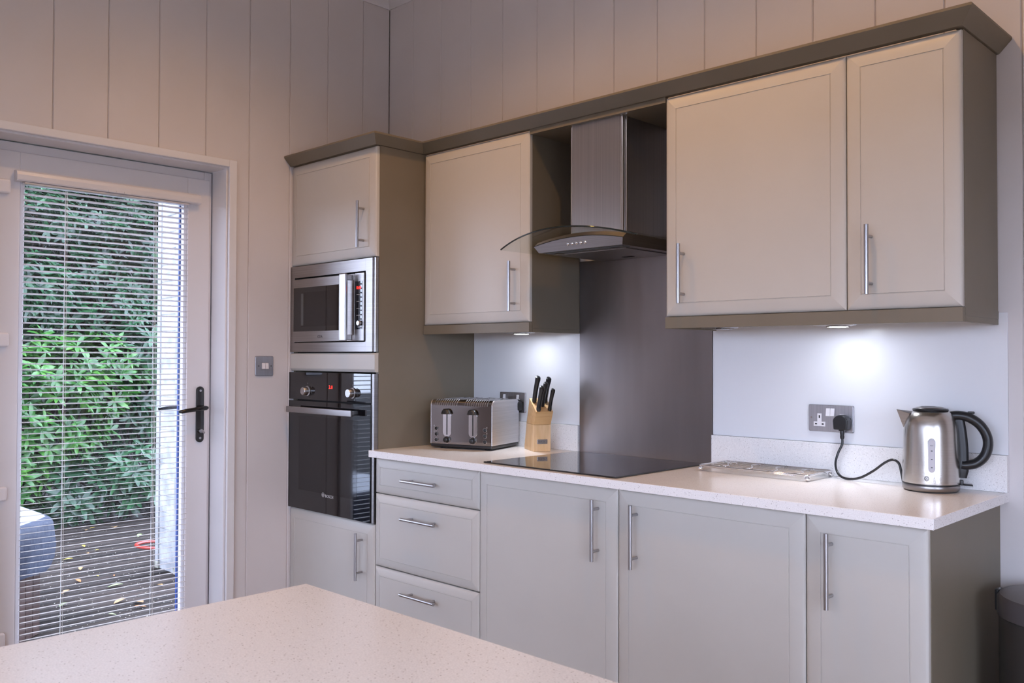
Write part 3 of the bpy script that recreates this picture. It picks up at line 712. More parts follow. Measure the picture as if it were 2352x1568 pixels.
for s in (-1, 1):
    r = B(); r.prism([(0.0076, zm-0.0135), (0.0135, zm-0.0125), (0.0105, zm+0.0125), (0.0076, zm+0.0135)], 0, 0.0155, 'x', 0.0008)
    r.bm.transform(Matrix(((0, 1, 0, 0), (1, 0, 0, ym-0.016 if s < 0 else ym+0.0004), (0, 0, 1, 0), (0, 0, 0, 1)))); bmesh.ops.recalc_face_normals(r.bm, faces=r.bm.faces[:])
    r.build('rocker_switch', 'wplast', sw)
    B().lathe([(0, 0), (0.003, 0), (0.003, 0.0006), (0, 0.0006)], 12, ax((0.0076, ym+s*0.030, zm), (1, 0, 0)), cap=False).build('screw', 'grey', sw)

def plug(parent, x, z, y, local_inv=None):
    """UK plug lying against a socket face at plane y; mesh in world coords"""
    b = B(); w_, h_ = 0.0235, 0.0225
    out = [(x-w_*0.92, z-h_), (x+w_*0.92, z-h_)] + [(x+w_*math.cos(a)*(1-0.10*abs(math.sin(a))), z+h_*0.25+h_*0.78*math.sin(a)) for a in [k*PI/10 for k in range(11)]]
    b.prism(out, y-0.030, y-0.0005, 'y', 0.004)
    b.box(x-0.009, x+0.009, y-0.020, y-0.006, z-h_-0.004, z-h_+0.004, 0.002)
    zz = z-h_-0.003
    b.tube([(x, y-0.013, zz-0.0065*k) for k in range(5)], [0.0062, 0.0072, 0.0060, 0.0068, 0.005], 12)
    return b
# ================================================================== KETTLE
kx, ky_, kz = 2.578, -0.108, ZT+0.0005
PHI = math.radians(21)
kb = thing('kettle_dock', 'round kettle power base with black flex plugged into the socket', 'kettle dock', (kx, ky_, kz))
B().lathe([(0.070, 0), (0.0775, 0.001), (0.0825, 0.006), (0.0835, 0.015), (0.0825, 0.0178), (0.05, 0.018)], 48, Matrix.Translation((kx, ky_, kz)) @ Matrix.Diagonal((0.885, 0.885, 1, 1))).build('base_plate', 'steel', kb)
B().lathe([(0.0790, 0.0181), (0.0832, 0.0183), (0.0832, 0.0215), (0.079, 0.0218)], 48, Matrix.Translation((kx, ky_, kz)) @ Matrix.Diagonal((0.885, 0.885, 1, 1))).build('rubber_ring', 'black', kb)
def smooth(pts, n=6):
    out = []; P = [Vector(p) for p in pts]
    for i in range(len(P)-1):
        p0, p1, p2, p3 = P[max(i-1, 0)], P[i], P[i+1], P[min(i+2, len(P)-1)]
        for k in range(n):
            t_ = k/n; out.append(0.5*((2*p1)+(-p0+p2)*t_+(2*p0-5*p1+4*p2-p3)*t_*t_+(-p0+3*p1-3*p2+p3)*t_**3))
    out.append(P[-1]); return out
pxp, pzp = 2.2895, 1.0795
plug(kb, pxp, pzp, -0.0165).build('plug', 'black', kb)
cord = smooth([(pxp, -0.0295, pzp-0.046), (2.2900, -0.032, 1.012), (2.2800, -0.038, 0.985), (2.2755, -0.046, 0.955), (2.2850, -0.056, 0.930), (2.3060, -0.066, 0.916), (2.3380, -0.076, 0.9148),
               (2.3720, -0.086, 0.924), (2.4120, -0.094, 0.9475), (2.4480, -0.103, 0.9745), (2.4740, -0.110, 0.9860), (2.4925, -0.113, 0.977), (2.5000, -0.113, 0.948), (2.5045, -0.111, 0.9225)], 7)
B().tube(cord, 0.0036, 10).build('power_flex', 'black', kb)

kt = thing('kettle', 'brushed steel cordless kettle with black handle beside the wall socket', 'kettle', (kx, ky_, kz+0.022), PHI); kt.scale = (0.885, 0.885, 1.0)
KP = [(0.0828, 0.0005), (0.0832, 0.006), (0.0826, 0.03), (0.0815, 0.07), (0.0800, 0.11), (0.0785, 0.14), (0.0765, 0.158), (0.0730, 0.172), (0.0675, 0.184), (0.0600, 0.193), (0.0510, 0.1985)]
kbody = B().lathe(KP, 64).build('body', brushed('kettle_steel', (0.56, 0.53, 0.50), 0.26, (1.5, 1.5, 900), 0.3), kt, 40)
B().lathe([(0.0490, 0.1988), (0.0515, 0.1990), (0.0530, 0.2015), (0.0515, 0.2045), (0.0440, 0.2055)], 48).build('lid_ring', 'black', kt)
lid = B().lathe([(0.0438, 0.2054), (0.0425, 0.2072), (0.030, 0.2098), (0, 0.2104)], 40, Matrix()).build('lid', 'steel', kt)
B().lathe([(0.024, -0.002), (0.024, 0.0008), (0.020, 0.0016), (0, 0.0018)], 24, Matrix.Translation((-0.006, 0, 0.2095))).build('lid_disc', 'black', lid)
sp = B(); sp.raw([(-0.060, -0.026, 0.1900), (-0.060, 0.026, 0.1900), (-0.0985, 0.010, 0.2005), (-0.0985, -0.010, 0.2005), (-0.0785, -0.004, 0.150), (-0.0785, 0.004, 0.150), (-0.052, -0.018, 0.1955), (-0.052, 0.018, 0.1955)],
                 [(3, 2, 5, 4), (0, 3, 4), (2, 1, 5), (0, 4, 5, 1), (6, 7, 2, 3), (6, 3, 0), (7, 1, 2), (0, 1, 7, 6)])
bmesh.ops.recalc_face_normals(sp.bm, faces=sp.bm.faces[:]); sp.build('spout', 'steel', kt)
hn = B(); hpts = smooth([(0.054, 0, 0.186), (0.078, 0, 0.1875), (0.108, 0, 0.182), (0.138, 0, 0.163), (0.157, 0, 0.134), (0.160, 0, 0.104), (0.149, 0, 0.076), (0.126, 0, 0.057), (0.098, 0, 0.051), (0.0865, 0, 0.052)], 5)
hn.tube(hpts, [0.0125+0.0035*math.sin(PI*i/(len(hpts)-1)) for i in range(len(hpts))], 14, flat=(1.15, 0.92))
hno = hn.build('handle', 'black', kt)
st = B(); st.tube(smooth([(0.0800, 0, 0.176), (0.0865, 0, 0.14), (0.0905, 0, 0.10), (0.0915, 0, 0.060), (0.0905, 0, 0.035), (0.0895, 0, 0.016)], 4), [0.011]*13+[0.0115]*4+[0.0105, 0.0095, 0.009, 0.0085][:4], 12, flat=(1.4, 0.55)); st.build('handle_mount', 'black', kt)
B().box(0.105, 0.124, -0.008, 0.008, 0.193, 0.199, 0.002, mtx=Matrix.Translation((0, 0, 0.0)) @ Matrix.Rotation(0.0, 4, 'Y')).build('lid_button', 'black', hno)
ks = B(); ks.box(0.082, 0.092, -0.008, 0.008, -0.004, 0.010, 0.002); ks.box(0.090, 0.118, -0.011, 0.011, 0.0005, 0.0045, 0.0018, mtx=Matrix.Rotation(0.05, 4, 'Y')); ks.build('switch_lever', 'black', kt)
gw = B(); gpts = rounded(-0.0105, 0.0105, 0.034, 0.126, 0.0104, 6)
gw.prism(gpts, -0.0838, -0.0760, 'y', 0.0006); gwo = gw.build('water_gauge', 'gauge', kt)
gr = B(); gr.tube([(x, -0.0838, z) for x, z in gpts], 0.0011, 6, closed=True); gr.build('gauge_rim', 'chrome', gwo)
for z in (0.048, 0.070, 0.093): B().box(-0.0024, 0.0024, -0.0843, -0.0839, z-0.0013, z+0.0013).build('level_mark', 'darkink', gwo)
text('level_text', 'MAX', 0.0042, 'darkink', gwo, Matrix.Translation((0, -0.0841, 0.1075)) @ FRONT, ext=0.0001)
def curved(name, body, size, z, parent, m, ang0):
    c = bpy.data.curves.new(name, 'FONT'); c.body = body; c.size = size; c.extrude = 0.00025; c.align_x = 'LEFT'; c.align_y = 'CENTER'; c.resolution_u = 2
    t_ = bpy.data.objects.new('tmp_text', c); COL.objects.link(t_)
    me = bpy.data.meshes.new_from_object(t_.evaluated_get(bpy.context.evaluated_depsgraph_get())); bpy.data.objects.remove(t_); bpy.data.curves.remove(c)
    r = 0.08325
    for v in me.vertices:
        a = -PI/2+ang0+v.co.x/r; rr = r+v.co.z; v.co = Vector((rr*math.cos(a), rr*math.sin(a), z+v.co.y))
    me.materials.clear(); return link(name, me, m, parent, None)
curved('logo', 'Russell', 0.0125, 0.0215, kbody, 'chrome', -0.06)
curved('logo', 'Hobbs', 0.0125, 0.0105, kbody, 'chrome', -0.06)
kem = B()
def kp(a, z, r=0.0834): return (r*math.cos(-PI/2+a), r*math.sin(-PI/2+a), z)
kem.tube([kp(-0.175+0.0062/0.083*math.cos(2*PI*k/20), 0.0175+0.0062*math.sin(2*PI*k/20)) for k in range(20)], 0.0007, 5, closed=True)
kem.tube([kp(-0.175+0.0042/0.083*math.cos(2*PI*k/20), 0.0175+0.0042*math.sin(2*PI*k/20)) for k in range(20)], 0.0006, 5, closed=True)
for s in (-1, 1): kem.tube([kp(-0.175-0.03, 0.0175-s*0.003), kp(-0.175, 0.0175), kp(-0.175+0.03, 0.0175+s*0.003)], 0.0006, 5)
kem.build('emblem', 'darkink', kbody)

# ================================================================== TOASTER
TA, TB = Vector((0.7103, -0.3367)), Vector((0.984, -0.2548)); tang = math.atan2(TB.y-TA.y, TB.x-TA.x)
TW, TD = (TB-TA).length, 0.232
u_ = Vector((math.cos(tang), math.sin(tang))); v_ = Vector((-math.sin(tang), math.cos(tang)))
tc = TA+u_*TW/2+v_*TD/2
ts = thing('toaster', 'polished steel four slice toaster on the worktop beside the oven housing', 'toaster', (tc.x, tc.y, ZT), tang)
hx, hy = TW/2, TD/2
B().box(-hx+0.002, hx-0.002, -hy+0.002, hy-0.002, 0.006, 0.0185, 0.003).build('base', 'black', ts)
for sx in (-1, 1):
    for sy in (-1, 1): B().lathe([(0.010, 0.0006), (0.012, 0.0065), (0, 0.0065)], 14, Matrix.Translation((sx*(hx-0.04), sy*(hy-0.035), 0))).build('foot', 'black', ts)
R_ = 0.026; HT = 0.1965
pf = [(-hy, 0.0187)] + [(-hy, 0.150), (-hy-0.0006, 0.163)] + [(-hy+R_-R_*math.cos(a), HT-R_+R_*math.sin(a)) for a in [PI/2*k/7 for k in range(8)]]
pf += [(hy-R_+R_*math.sin(a), HT-R_+R_*math.cos(a)) for a in [PI/2*k/7 for k in range(8)]] + [(hy, 0.0187)]
tb = B().prism(pf, -hx+0.005, hx-0.005, 'x').build('body', 'toast', ts)
pin = [(max(-hy+0.001, min(hy-0.001, a)), min(b_, HT-0.0008)) for a, b_ in pf]
for s in (-1, 1): B().prism(pin, s*(hx-0.0048), s*hx, 'x', 0.0012).build('side_panel', 'toastside', ts)
for g0 in (-0.119, 0.0205):
    for k in range(11):
        x = g0+0.0101*k
        rb = B(); rb.tube([(x, -hy+R_-(R_+0.0006)*math.cos(a), HT-R_+(R_+0.0006)*math.sin(a)) for a in [math.radians(4+74*q/6) for q in range(7)]], 0.0017, 6); rb.build('vent_rib', 'chrome', tb)
for i, x in enumerate((-0.09, -0.03, 0.03, 0.09)):
    B().box(x-0.013, x+0.013, -hy+0.045, hy-0.030, HT-0.0006, HT+0.0004).build('toast_slot', 'dark', tb)
    fr = B(); fr.tube([(x-0.015, -hy+0.043, HT+.0006), (x+0.015, -hy+0.043, HT+.0006), (x+0.015, hy-0.028, HT+.0006), (x-0.015, hy-0.028, HT+.0006)], 0.0011, 6, closed=True); fr.build('slot_rim', 'chrome', tb)
for fx in (0.281, 0.700):
    x = -hx+TW*fx
    sl = B(); sl.prism(rounded(x-0.0195, x+0.0195, 0.049, 0.150, 0.017, 5), -hy-0.0018, -hy-0.0002, 'y', 0.0007); slo = sl.build('lever_track', 'chrome', ts)
    B().box(x-0.0022, x+0.0022, -hy-0.0024, -hy-0.0019, 0.056, 0.138).build('track_slot', 'dark', slo)
    lvr = B(); lvr.lathe([(0.0205, 0), (0.0225, 0.003), (0.0205, 0.006), (0.018, 0.013), (0.012, 0.020), (0, 0.022)], 24, Matrix.Translation((x, -hy-0.008, 0.139)) @ Matrix.Diagonal((1, 0.75, 1, 1))); lvr.build('lever', 'black', ts)
    kn = B(); kn.lathe([(0.0135, 0), (0.0135, 0.003), (0.011, 0.004), (0.0105, 0.014), (0.009, 0.0155), (0, 0.0155)], 22, ax((x, -hy-0.0002, 0.0365), (0, -1, 0))); kno = kn.build('browning_knob', 'black', ts)
    B().tube([(x+0.0142*math.cos(2*PI*k/24), -hy-0.001, 0.0365+0.0142*math.sin(2*PI*k/24)) for k in range(24)], 0.0011, 6, closed=True).build('knob_ring', 'chrome', kno)
for fx, s in ((0.105, -1), (0.890, 1)):
    x = -hx+TW*fx
    for i, z in enumerate((0.034, 0.057, 0.080)):
        bt = B().lathe([(0.0075, 0), (0.0075, 0.0025), (0.006, 0.0035), (0, 0.0038)], 18, ax((x, -hy-0.0002, z), (0, -1, 0))).build('button', 'black', ts)
        B().tube([(x+0.0084*math.cos(2*PI*k/20), -hy-0.0008, z+0.0084*math.sin(2*PI*k/20)) for k in range(20)], 0.0011, 6, closed=True).build('button_ring', 'chrome', bt)
        if i: B().tube([(x+s*0.0095+0.0022*math.cos(a), -hy-0.0005, z+0.0105+0.0022*math.sin(a)) for a in [PI*0.3+PI*1.4*k/8 for k in range(9)]], 0.0007, 5).build('button_mark', 'ink', bt)
inv = Matrix.Translation((tc.x, tc.y, ZT)) @ Matrix.Rotation(tang, 4, 'Z')
pl = plug(ts, 0.9000, 1.0790, -0.0165); pl.bm.transform(inv.inverted()); pl.build('plug', 'black', ts)
tcord = smooth([(0.9000, -0.0295, 1.033), (0.9000, -0.033, 1.000), (0.890, -0.036, 0.96), (0.872, -0.038, 0.925), (0.84, -0.04, 0.9140), (0.80, -0.06, 0.9138), (0.79, -0.09, 0.916)], 6)
cb = B().tube(tcord, 0.0034, 8); cb.bm.transform(inv.inverted()); cb.build('power_flex', 'black', ts)

# ================================================================== KNIFE BLOCK AND KNIVES
KA = math.radians(59.5); kbl = (1.130, -0.124, ZT)
kn = thing('knife_block', 'pale maple knife block with a small metal plate on the worktop', 'knife block', kbl, KA)
B().prism([(0, 0.0004), (0, 0.1045), (0.100, 0.1045), (0.128, 0.012), (0.128, 0.0004)], -0.035, 0.035, 'x', 0.0015).build('lower_body', 'maple', kn)
B().prism([(0, 0.1048), (-0.031, 0.157), (0.058, 0.2060), (0.100, 0.1048)], -0.035, 0.035, 'x', 0.0012).build('upper_body', 'maple2', kn)
pl = B().prism(rounded(-0.0205, 0.0215, 0.030, 0.0475, 0.0015), -0.0015, -0.0001, 'y', 0.0004).build('name_plate', 'chrome', kn)
e2 = B(); e2.tube([(0.001+0.0165*math.cos(2*PI*k/24), -0.0018, 0.0388+0.0052*math.sin(2*PI*k/24)) for k in range(24)], 0.0005, 4, closed=True)
for i in range(6): e2.box(-0.011+0.004*i, -0.009+0.004*i, -0.0021, -0.0016, 0.0368, 0.0408)
e2.build('plate_engraving', 'darkink', pl)
top0 = Vector((0, -0.031, 0.157)); topv = Vector((0, 0.089, 0.049)); nrm = Vector((0, -0.049, 0.089)).normalized()
Rk = Matrix.Translation(kbl) @ Matrix.Rotation(KA, 4, 'Z')
labs = ['black handled knife at the back left of the block, its handle the tallest', 'black handled knife at the front left of the block above the wood grain side',
        'black handled knife in the middle of the block between the others', 'black handled knife at the back right of the block', 'small black handled knife at the front right of the block, set apart']
for (fx, ft_, L, sc), lab in zip(((0.17, 0.74, 0.112, 1.0), (0.17, 0.10, 0.106, 0.95), (0.52, 0.42, 0.104, 0.92), (0.80, 0.72, 0.108, 1.0), (0.82, 0.10, 0.094, 0.82)), labs):
    base = Vector((-0.035+0.07*fx, 0, 0))+top0+topv*ft_+nrm*0.0012
    wb_ = Rk @ base; q = thing('kitchen_knife', lab, 'knife', wb_, KA, group='knives in the knife block')
    ey = topv.normalized()
    def loc(t_, o): return nrm*t_+ey*o
    hnd = B()
    pts = [loc(0, -0.001), loc(0.006, -0.001), loc(0.018, 0.001), loc(0.045, 0.0025), (loc(L*0.72, 0.001)), loc(L*0.9, -0.001), loc(L*0.98, -0.002), loc(L, -0.002)]
    hnd.tube(pts, [r*sc for r in (0.0115, 0.0135, 0.0118, 0.0122, 0.0125, 0.0145, 0.0130, 0.008)], 14, flat=(0.70, 1.0))
    ho = hnd.build('handle', 'black', q)
    for t_ in (0.25, 0.5, 0.75):
        B().lathe([(0.0022, 0), (0.0022, 0.0006), (0, 0.0006)], 10, ax(loc(L*t_, 0.0015)-Vector((0.0083*sc, 0, 0)), (-1, 0, 0))).build('rivet', 'grey', ho)

# ================================================================== WIRE TRIVET
rk = thing('wire_trivet', 'chrome wire trivet on ball feet standing between hob and kettle', 'trivet', (2.075, -0.12, ZT))
rx0, rx1, ry0, ry1, rz = 1.885, 2.262, -0.200, -0.033, 0.9285
fr = B()
def loop(x0, x1, y0, y1, z, r, rad=0.010):
    pts = [(a, b_, z) for a, b_ in rounded(x0, x1, y0, y1, rad, 4)]
    fr.tube(pts, r, 8, closed=True)
loop(rx0, rx1, ry0, ry1, rz, 0.0028); loop(rx0+0.008, rx1-0.008, ry0+0.008, ry1-0.008, rz-0.005, 0.0022)
fr.build('frame', 'chrome', rk)
for k in range(7):
    y = ry0+0.018+(ry1-ry0-0.036)*k/6
    B().tube([(rx0+0.008, y, rz-0.0035), (rx1-0.008, y, rz-0.0035)], 0.0019, 6).build('rod', 'chrome', rk)
for k in range(4):
    x = rx0+0.06+(rx1-rx0-0.12)*k/3
    wv = B(); wv.tube([(x+0.018*math.sin(2*PI*q/16), ry0+0.008+(ry1-ry0-0.016)*q/16, rz+0.0005) for q in range(17)], 0.0014, 6); wv.build('wavy_rod', 'chrome', rk)
for x in (rx0+0.004, rx1-0.006):
    for y in (ry0+0.006, ry1-0.006):
        b = B(); b.ball((x, y, ZT+0.0082), 0.0078, 16); b.tube([(x, y, ZT+0.014), (x, y, rz)], 0.002, 8); b.build('ball_foot', 'chrome', rk)

# ================================================================== BIN, ISLAND
bn = thing('waste_bin', 'charcoal pedal bin standing past the end of the units', 'bin', (2.926, -0.185, 0))
bc = Matrix.Translation((2.926, -0.185, -0.0)) @ Matrix.Diagonal((1, 1, 0.983, 1))
B().lathe([(0.150, 0.001), (0.150, 0.640), (0.148, 0.645)], 48, bc).build('bin_body', 'binm', bn)
B().lathe([(0.149, 0.6455), (0.154, 0.648), (0.154, 0.690), (0.148, 0.699), (0.10, 0.706), (0, 0.709)], 48, bc).build('lid', 'binlid', bn)
B().box(2.7635, 2.7745, -0.195, -0.165, 0.632, 0.686, 0.003).build('lid_hinge', 'black', bn)

IX0, IX1, IY0, IY1 = 2.236, 3.13, -3.35, -1.9095
tag(B().box(IX0, IX1, IY0, IY1, ZT-0.03, ZT, 0.0015).build('island_worktop', 'quartz'), 'speckled quartz worktop of the island in the foreground', 'worktop')
isl = thing('island_unit', 'island cabinet carrying the foreground worktop', 'cabinet', ((IX0+IX1)/2, (IY0+IY1)/2, 0))
B().box(IX0+0.05, IX1-0.05, IY0+0.05, IY1-0.05, 0.1, ZT-0.0305).build('carcass', 'taupe', isl)
B().box(IX0+0.10, IX1-0.10, IY0+0.10, IY1-0.10, 0.0, 0.0995).build('plinth', 'taupe', isl)
for k in range(3): 
    y0 = IY0+0.06+k*0.445
    B().box(IX0+0.03, IX0+0.0495, y0, y0+0.44, 0.125, ZT-0.035, 0.002).build('panel', 'door', isl)

# ================================================================== OUTSIDE
ZDK = -0.30
struct(B().box(-30, 30, -30, 25, -0.6, -0.345).build('ground', 'soil'))
struct(B().box(X1+0.15, 12, -14, 2, -0.345, -0.30).build('bounce_slab_side', 'bounce')); struct(B().box(-0.2, X1+0.15, -14, Y1-0.15, -0.345, -0.30).build('bounce_slab_front', 'bounce'))  # unseen slabs added to bounce sky light into the room
struct(B().box(-30, 30, -26, -25, -0.345, 1.2).build('sky_blocker', 'soil'))  # unseen block added to cut off the lowest sky
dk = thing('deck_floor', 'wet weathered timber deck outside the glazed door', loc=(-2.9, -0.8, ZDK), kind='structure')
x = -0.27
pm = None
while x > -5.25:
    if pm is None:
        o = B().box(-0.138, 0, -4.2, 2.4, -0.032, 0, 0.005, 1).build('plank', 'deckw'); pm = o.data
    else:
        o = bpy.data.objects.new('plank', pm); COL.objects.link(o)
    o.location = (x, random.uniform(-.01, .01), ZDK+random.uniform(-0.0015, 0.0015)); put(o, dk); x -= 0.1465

# hot tub: octagonal, cover with hanging skirt
tb_ = thing('hot_tub', 'covered octagonal hot tub with brown slatted sides on the deck', 'hot tub', (-2.36, -1.755, ZDK))
tcx, tcy = -2.36, -1.755; A_OFF = math.radians(67.5)
def octo(r, n=8, off=A_OFF): return [(tcx+r*math.cos(off+2*PI*k/n), tcy+r*math.sin(off+2*PI*k/n)) for k in range(n)]
B().prism(octo(0.90), ZDK+0.002, 0.25, 'z').build('tub_shell', 'tubb', tb_)
o8 = octo(0.915)
for k in range(8):
    (xa, ya), (xb, yb) = o8[k], o8[(k+1) % 8]; L = math.hypot(xb-xa, yb-ya); n_ = 9; ang = math.atan2(yb-ya, xb-xa)
    for j in range(n_):
        w_ = L/n_
        B().box(0.0015, w_-0.0015, -0.004, 0.014, ZDK+0.004, 0.24, 0.003, 1, mtx=Matrix.Translation((xa+(xb-xa)*j/n_, ya+(yb-ya)*j/n_, 0)) @ Matrix.Rotation(ang, 4, 'Z')).build('side_slat', 'tubb', tb_)
cv = B()
nn = 64; vs = []; fs = []
def orad(a, R0, rnd=0.0):
    t_ = ((a-A_OFF+PI/8*0) % (PI/4))-PI/8; r = R0*math.cos(PI/8)/math.cos(t_); return min(r, R0*0.985)
rows = [(0.30, 0.392, 0), (0.80, 0.372, 0), (0.955, 0.364, 0), (0.985, 0.352, 0), (0.998, 0.33, .003), (1.002, 0.27, .008), (1.0, 0.20, .014), (0.985, 0.13, .02), (0.965, 0.085, .026)]
for i, (s_, z_, wv) in enumerate(rows):
    for k in range(nn):
        a = 2*PI*k/nn; r = orad(a, 1.0)*s_+wv*math.sin(9*a+0.4*i)+wv*0.5*math.sin(23*a+i); vs.append((tcx+r*math.cos(a), tcy+r*math.sin(a), z_+(wv*0.9*math.sin(5*a) if i == len(rows)-1 else 0)))
for i in range(len(rows)-1):
    for k in range(nn): fs.append((i*nn+k, i*nn+(k+1) % nn, (i+1)*nn+(k+1) % nn, (i+1)*nn+k))
top = fs[:2*nn]; sk = fs[2*nn:]
ct = B(); ct.raw(vs, [tuple(range(nn))[::-1]]+top); bmesh.ops.delete(ct.bm, geom=[v for v in ct.bm.verts if not v.link_faces], context='VERTS'); bmesh.ops.recalc_face_normals(ct.bm, faces=ct.bm.faces[:]); ct.build('cover_top', 'tubt', tb_)
cs = B(); cs.raw(vs, sk); bmesh.ops.delete(cs.bm, geom=[v for v in cs.bm.verts if not v.link_faces], context='VERTS'); bmesh.ops.recalc_face_normals(cs.bm, faces=cs.bm.faces[:]); cs.build('cover_skirt', 'tubc', tb_)

# rendered pillar
pi = thing('porch_pillar', 'white rendered pillar with corner boards standing on the deck', 'pillar', (-2.94, 0.44, ZDK))
px0, px1, py0, py1 = -3.130, -2.775, 0.262, 0.62
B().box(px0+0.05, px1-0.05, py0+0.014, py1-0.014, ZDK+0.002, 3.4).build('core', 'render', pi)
for (a, b_) in ((px0, py0), (px1-0.052, py0), (px0, py1-0.052), (px1-0.052, py1-0.052)):
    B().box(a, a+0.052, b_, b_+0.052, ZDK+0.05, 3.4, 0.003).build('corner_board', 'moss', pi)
    B().box(a-0.002, a+0.054, b_-0.002, b_+0.054, ZDK+0.001, ZDK+0.0495, 0.003).build('board_foot', 'mossfoot', pi)
for k in range(30):                                             # laths between the corner boards
    z0 = ZDK+0.06+k*0.122
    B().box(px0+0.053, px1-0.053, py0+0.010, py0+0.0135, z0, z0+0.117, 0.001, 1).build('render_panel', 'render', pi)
# a second length of wall closing the view behind the pillar, seen as a white strip
hs = B(); hs.tube([(-3.45+0.21*math.cos(a)*1.35, 0.50+0.21*math.sin(a), ZDK+0.014+0.004*k) for k, a in enumerate([2*PI*q/28 for q in range(29)])], 0.0125, 8)
tag(hs.build('garden_hose', 'hose'), 'loop of red garden hose lying on the deck behind the pillar', 'hose')

# ---- shrubs
def leaf_geo(L, W, fold=0.25, droop=0.18):
    """rows along the midrib, x forward, y side, z up"""
    rows = [(0.0, 0.03), (0.22, 0.62), (0.55, 1.0), (0.82, 0.62), (1.0, 0.0)]
    vs = []; fs = []
    for t_, w_ in rows:
        zc = -droop*L*t_*t_; hw = W*w_/2
        vs += [(L*t_, -hw, zc+hw*fold), (L*t_, 0, zc), (L*t_, hw, zc+hw*fold)]
    for i in range(len(rows)-1):
        a = 3*i; fs += [(a, a+1, a+4, a+3), (a+1, a+2, a+5, a+4)]
    return vs, fs
def whorl_frames(c, axis, n, rng, L):
    axis = axis.normalized(); ref = Vector((0, 0, 1)) if abs(axis.z) < .9 else Vector((1, 0, 0)); s_ = axis.cross(ref).normalized(); t_ = s_.cross(axis)
    a0 = rng.uniform(0, 6.28); out = []
    for k in range(n):
        a = a0+2*PI*k/n+rng.uniform(-.25, .25); d = s_*math.cos(a)+t_*math.sin(a); el = rng.uniform(-0.05, 0.75)
        f_ = (d*math.cos(el)+axis*math.sin(el)).normalized(); u2 = (axis-f_*axis.dot(f_)).normalized(); sd = u2.cross(f_)
        sc = rng.uniform(0.75, 1.12)
        out.append(Matrix(((f_.x*sc, sd.x*sc, u2.x*sc, c.x), (f_.y*sc, sd.y*sc, u2.y*sc, c.y), (f_.z*sc, sd.z*sc, u2.z*sc, c.z), (0, 0, 0, 1))))
    return out
LEAFMESH = {}
def shrub(name, label, base, blobs, n_wh, L, W, m, seed, n_parts, n_leaf=7, inner=0.0):
    rng = random.Random(seed); e = thing(name, label, 'shrub', base, group='shrubs beyond the deck')
    camv = Vector((3.49, -2.72, 1.27)); lv, lf_ = leaf_geo(L, W); V = []; F = []; cand = []
    tot = sum(b_[3]*b_[4]+b_[4]*b_[5]+b_[3]*b_[5] for b_ in blobs)
    for (bx, by, bz, ra, rb, rc) in blobs:
        for i in range(int(n_wh*(ra*rb+rb*rc+ra*rc)/tot)):
            while True:
                n = Vector((rng.gauss(0, 1), rng.gauss(0, 1), rng.gauss(0, 1))).normalized()
                if n.x > -0.25: break
            s_ = rng.uniform(0.72, 1.04) if rng.random() > inner else rng.uniform(0.4, 0.75)
            p = Vector((bx+n.x*ra*s_, by+n.y*rb*s_, max(ZDK-0.02, bz+n.z*rc*s_)))
            axis = (Vector((n.x/ra, n.y/rb, n.z/rc)).normalized()*0.8+Vector((0.1, 0, 0.75))+Vector((rng.gauss(0, .25), rng.gauss(0, .25), rng.gauss(0, .2))))
            cand.append(((p-camv).length, p, axis))
    cand.sort(key=lambda q: q[0]); made = 0
    for k, (dist, p, axis) in enumerate(cand):
        for mt in whorl_frames(p, axis, n_leaf, rng, L):
            if made < n_parts and inview(mt.translation):
                if name+m not in LEAFMESH:
                    me = bpy.data.meshes.new('leaf'); me.from_pydata(lv, [], lf_); me.materials.append(M[m])
                    for pp in me.polygons: pp.use_smooth = True
                    LEAFMESH[name+m] = me
                o = bpy.data.objects.new('leaf', LEAFMESH[name+m]); COL.objects.link(o); o.parent = e; o.matrix_parent_inverse = Matrix.Translation(-Vector(base)); o.matrix_basis = mt; made += 1
            else:
                b0 = len(V); V += [mt @ Vector(q) for q in lv]; F += [tuple(b0+i for i in f_) for f_ in lf_]
    me = bpy.data.meshes.new('foliage'); me.from_pydata(V, [], F)
    fo = link('foliage', me, m, e, None); fo['kind'] = 'stuff'
    stm = B()
    for (bx, by, bz, ra, rb, rc) in blobs:
        for i in range(5):
            tx, ty, tz = bx+rng.uniform(-.6, .5)*ra, by+rng.uniform(-.6, .6)*rb, bz+rng.uniform(-.2, .7)*rc
            x0_, y0_ = base[0]+rng.uniform(-.2, .2), base[1]+rng.uniform(-.3, .3)
            stm.tube(smooth([(x0_, y0_, ZDK-0.03), ((x0_+tx)/2+rng.uniform(-.1, .1), (y0_+ty)/2+rng.uniform(-.1, .1), (ZDK+tz)/2), (tx, ty, tz)], 4), [0.022-0.0018*q for q in range(9)], 6)
    stm.build('stems', 'trunk', e)
def inview(p):
    d = Vector(p)-cam.location; z_ = d.dot(fw); x_ = 1176+FPX*d.dot(rt)/z_; y_ = 784-FPX*d.dot(up)/z_
    return 40 < x_ < 360 and 420 < y_ < 1300
shrub('rhododendron_bush', 'bright green rhododendron bush with glossy leaves behind the hot tub', (-5.75, 0.25, ZDK), [(-5.75, 0.15, 0.80, 0.55, 0.85, 0.75), (-5.9, 0.75, 1.05, 0.5, 0.6, 0.45), (-5.70, -0.2, 0.3, 0.5, 0.6, 0.7)], 520, 0.150, 0.046, 'leafa', 1, 180)
shrub('rhododendron_bush', 'low dark rhododendron spreading whorled leaves over the deck edge', (-5.45, 1.0, ZDK), [(-5.42, 1.05, 0.12, 0.35, 0.40, 0.32), (-5.50, 0.55, -0.02, 0.28, 0.32, 0.26)], 95, 0.165, 0.048, 'leafb', 2, 110, 8)
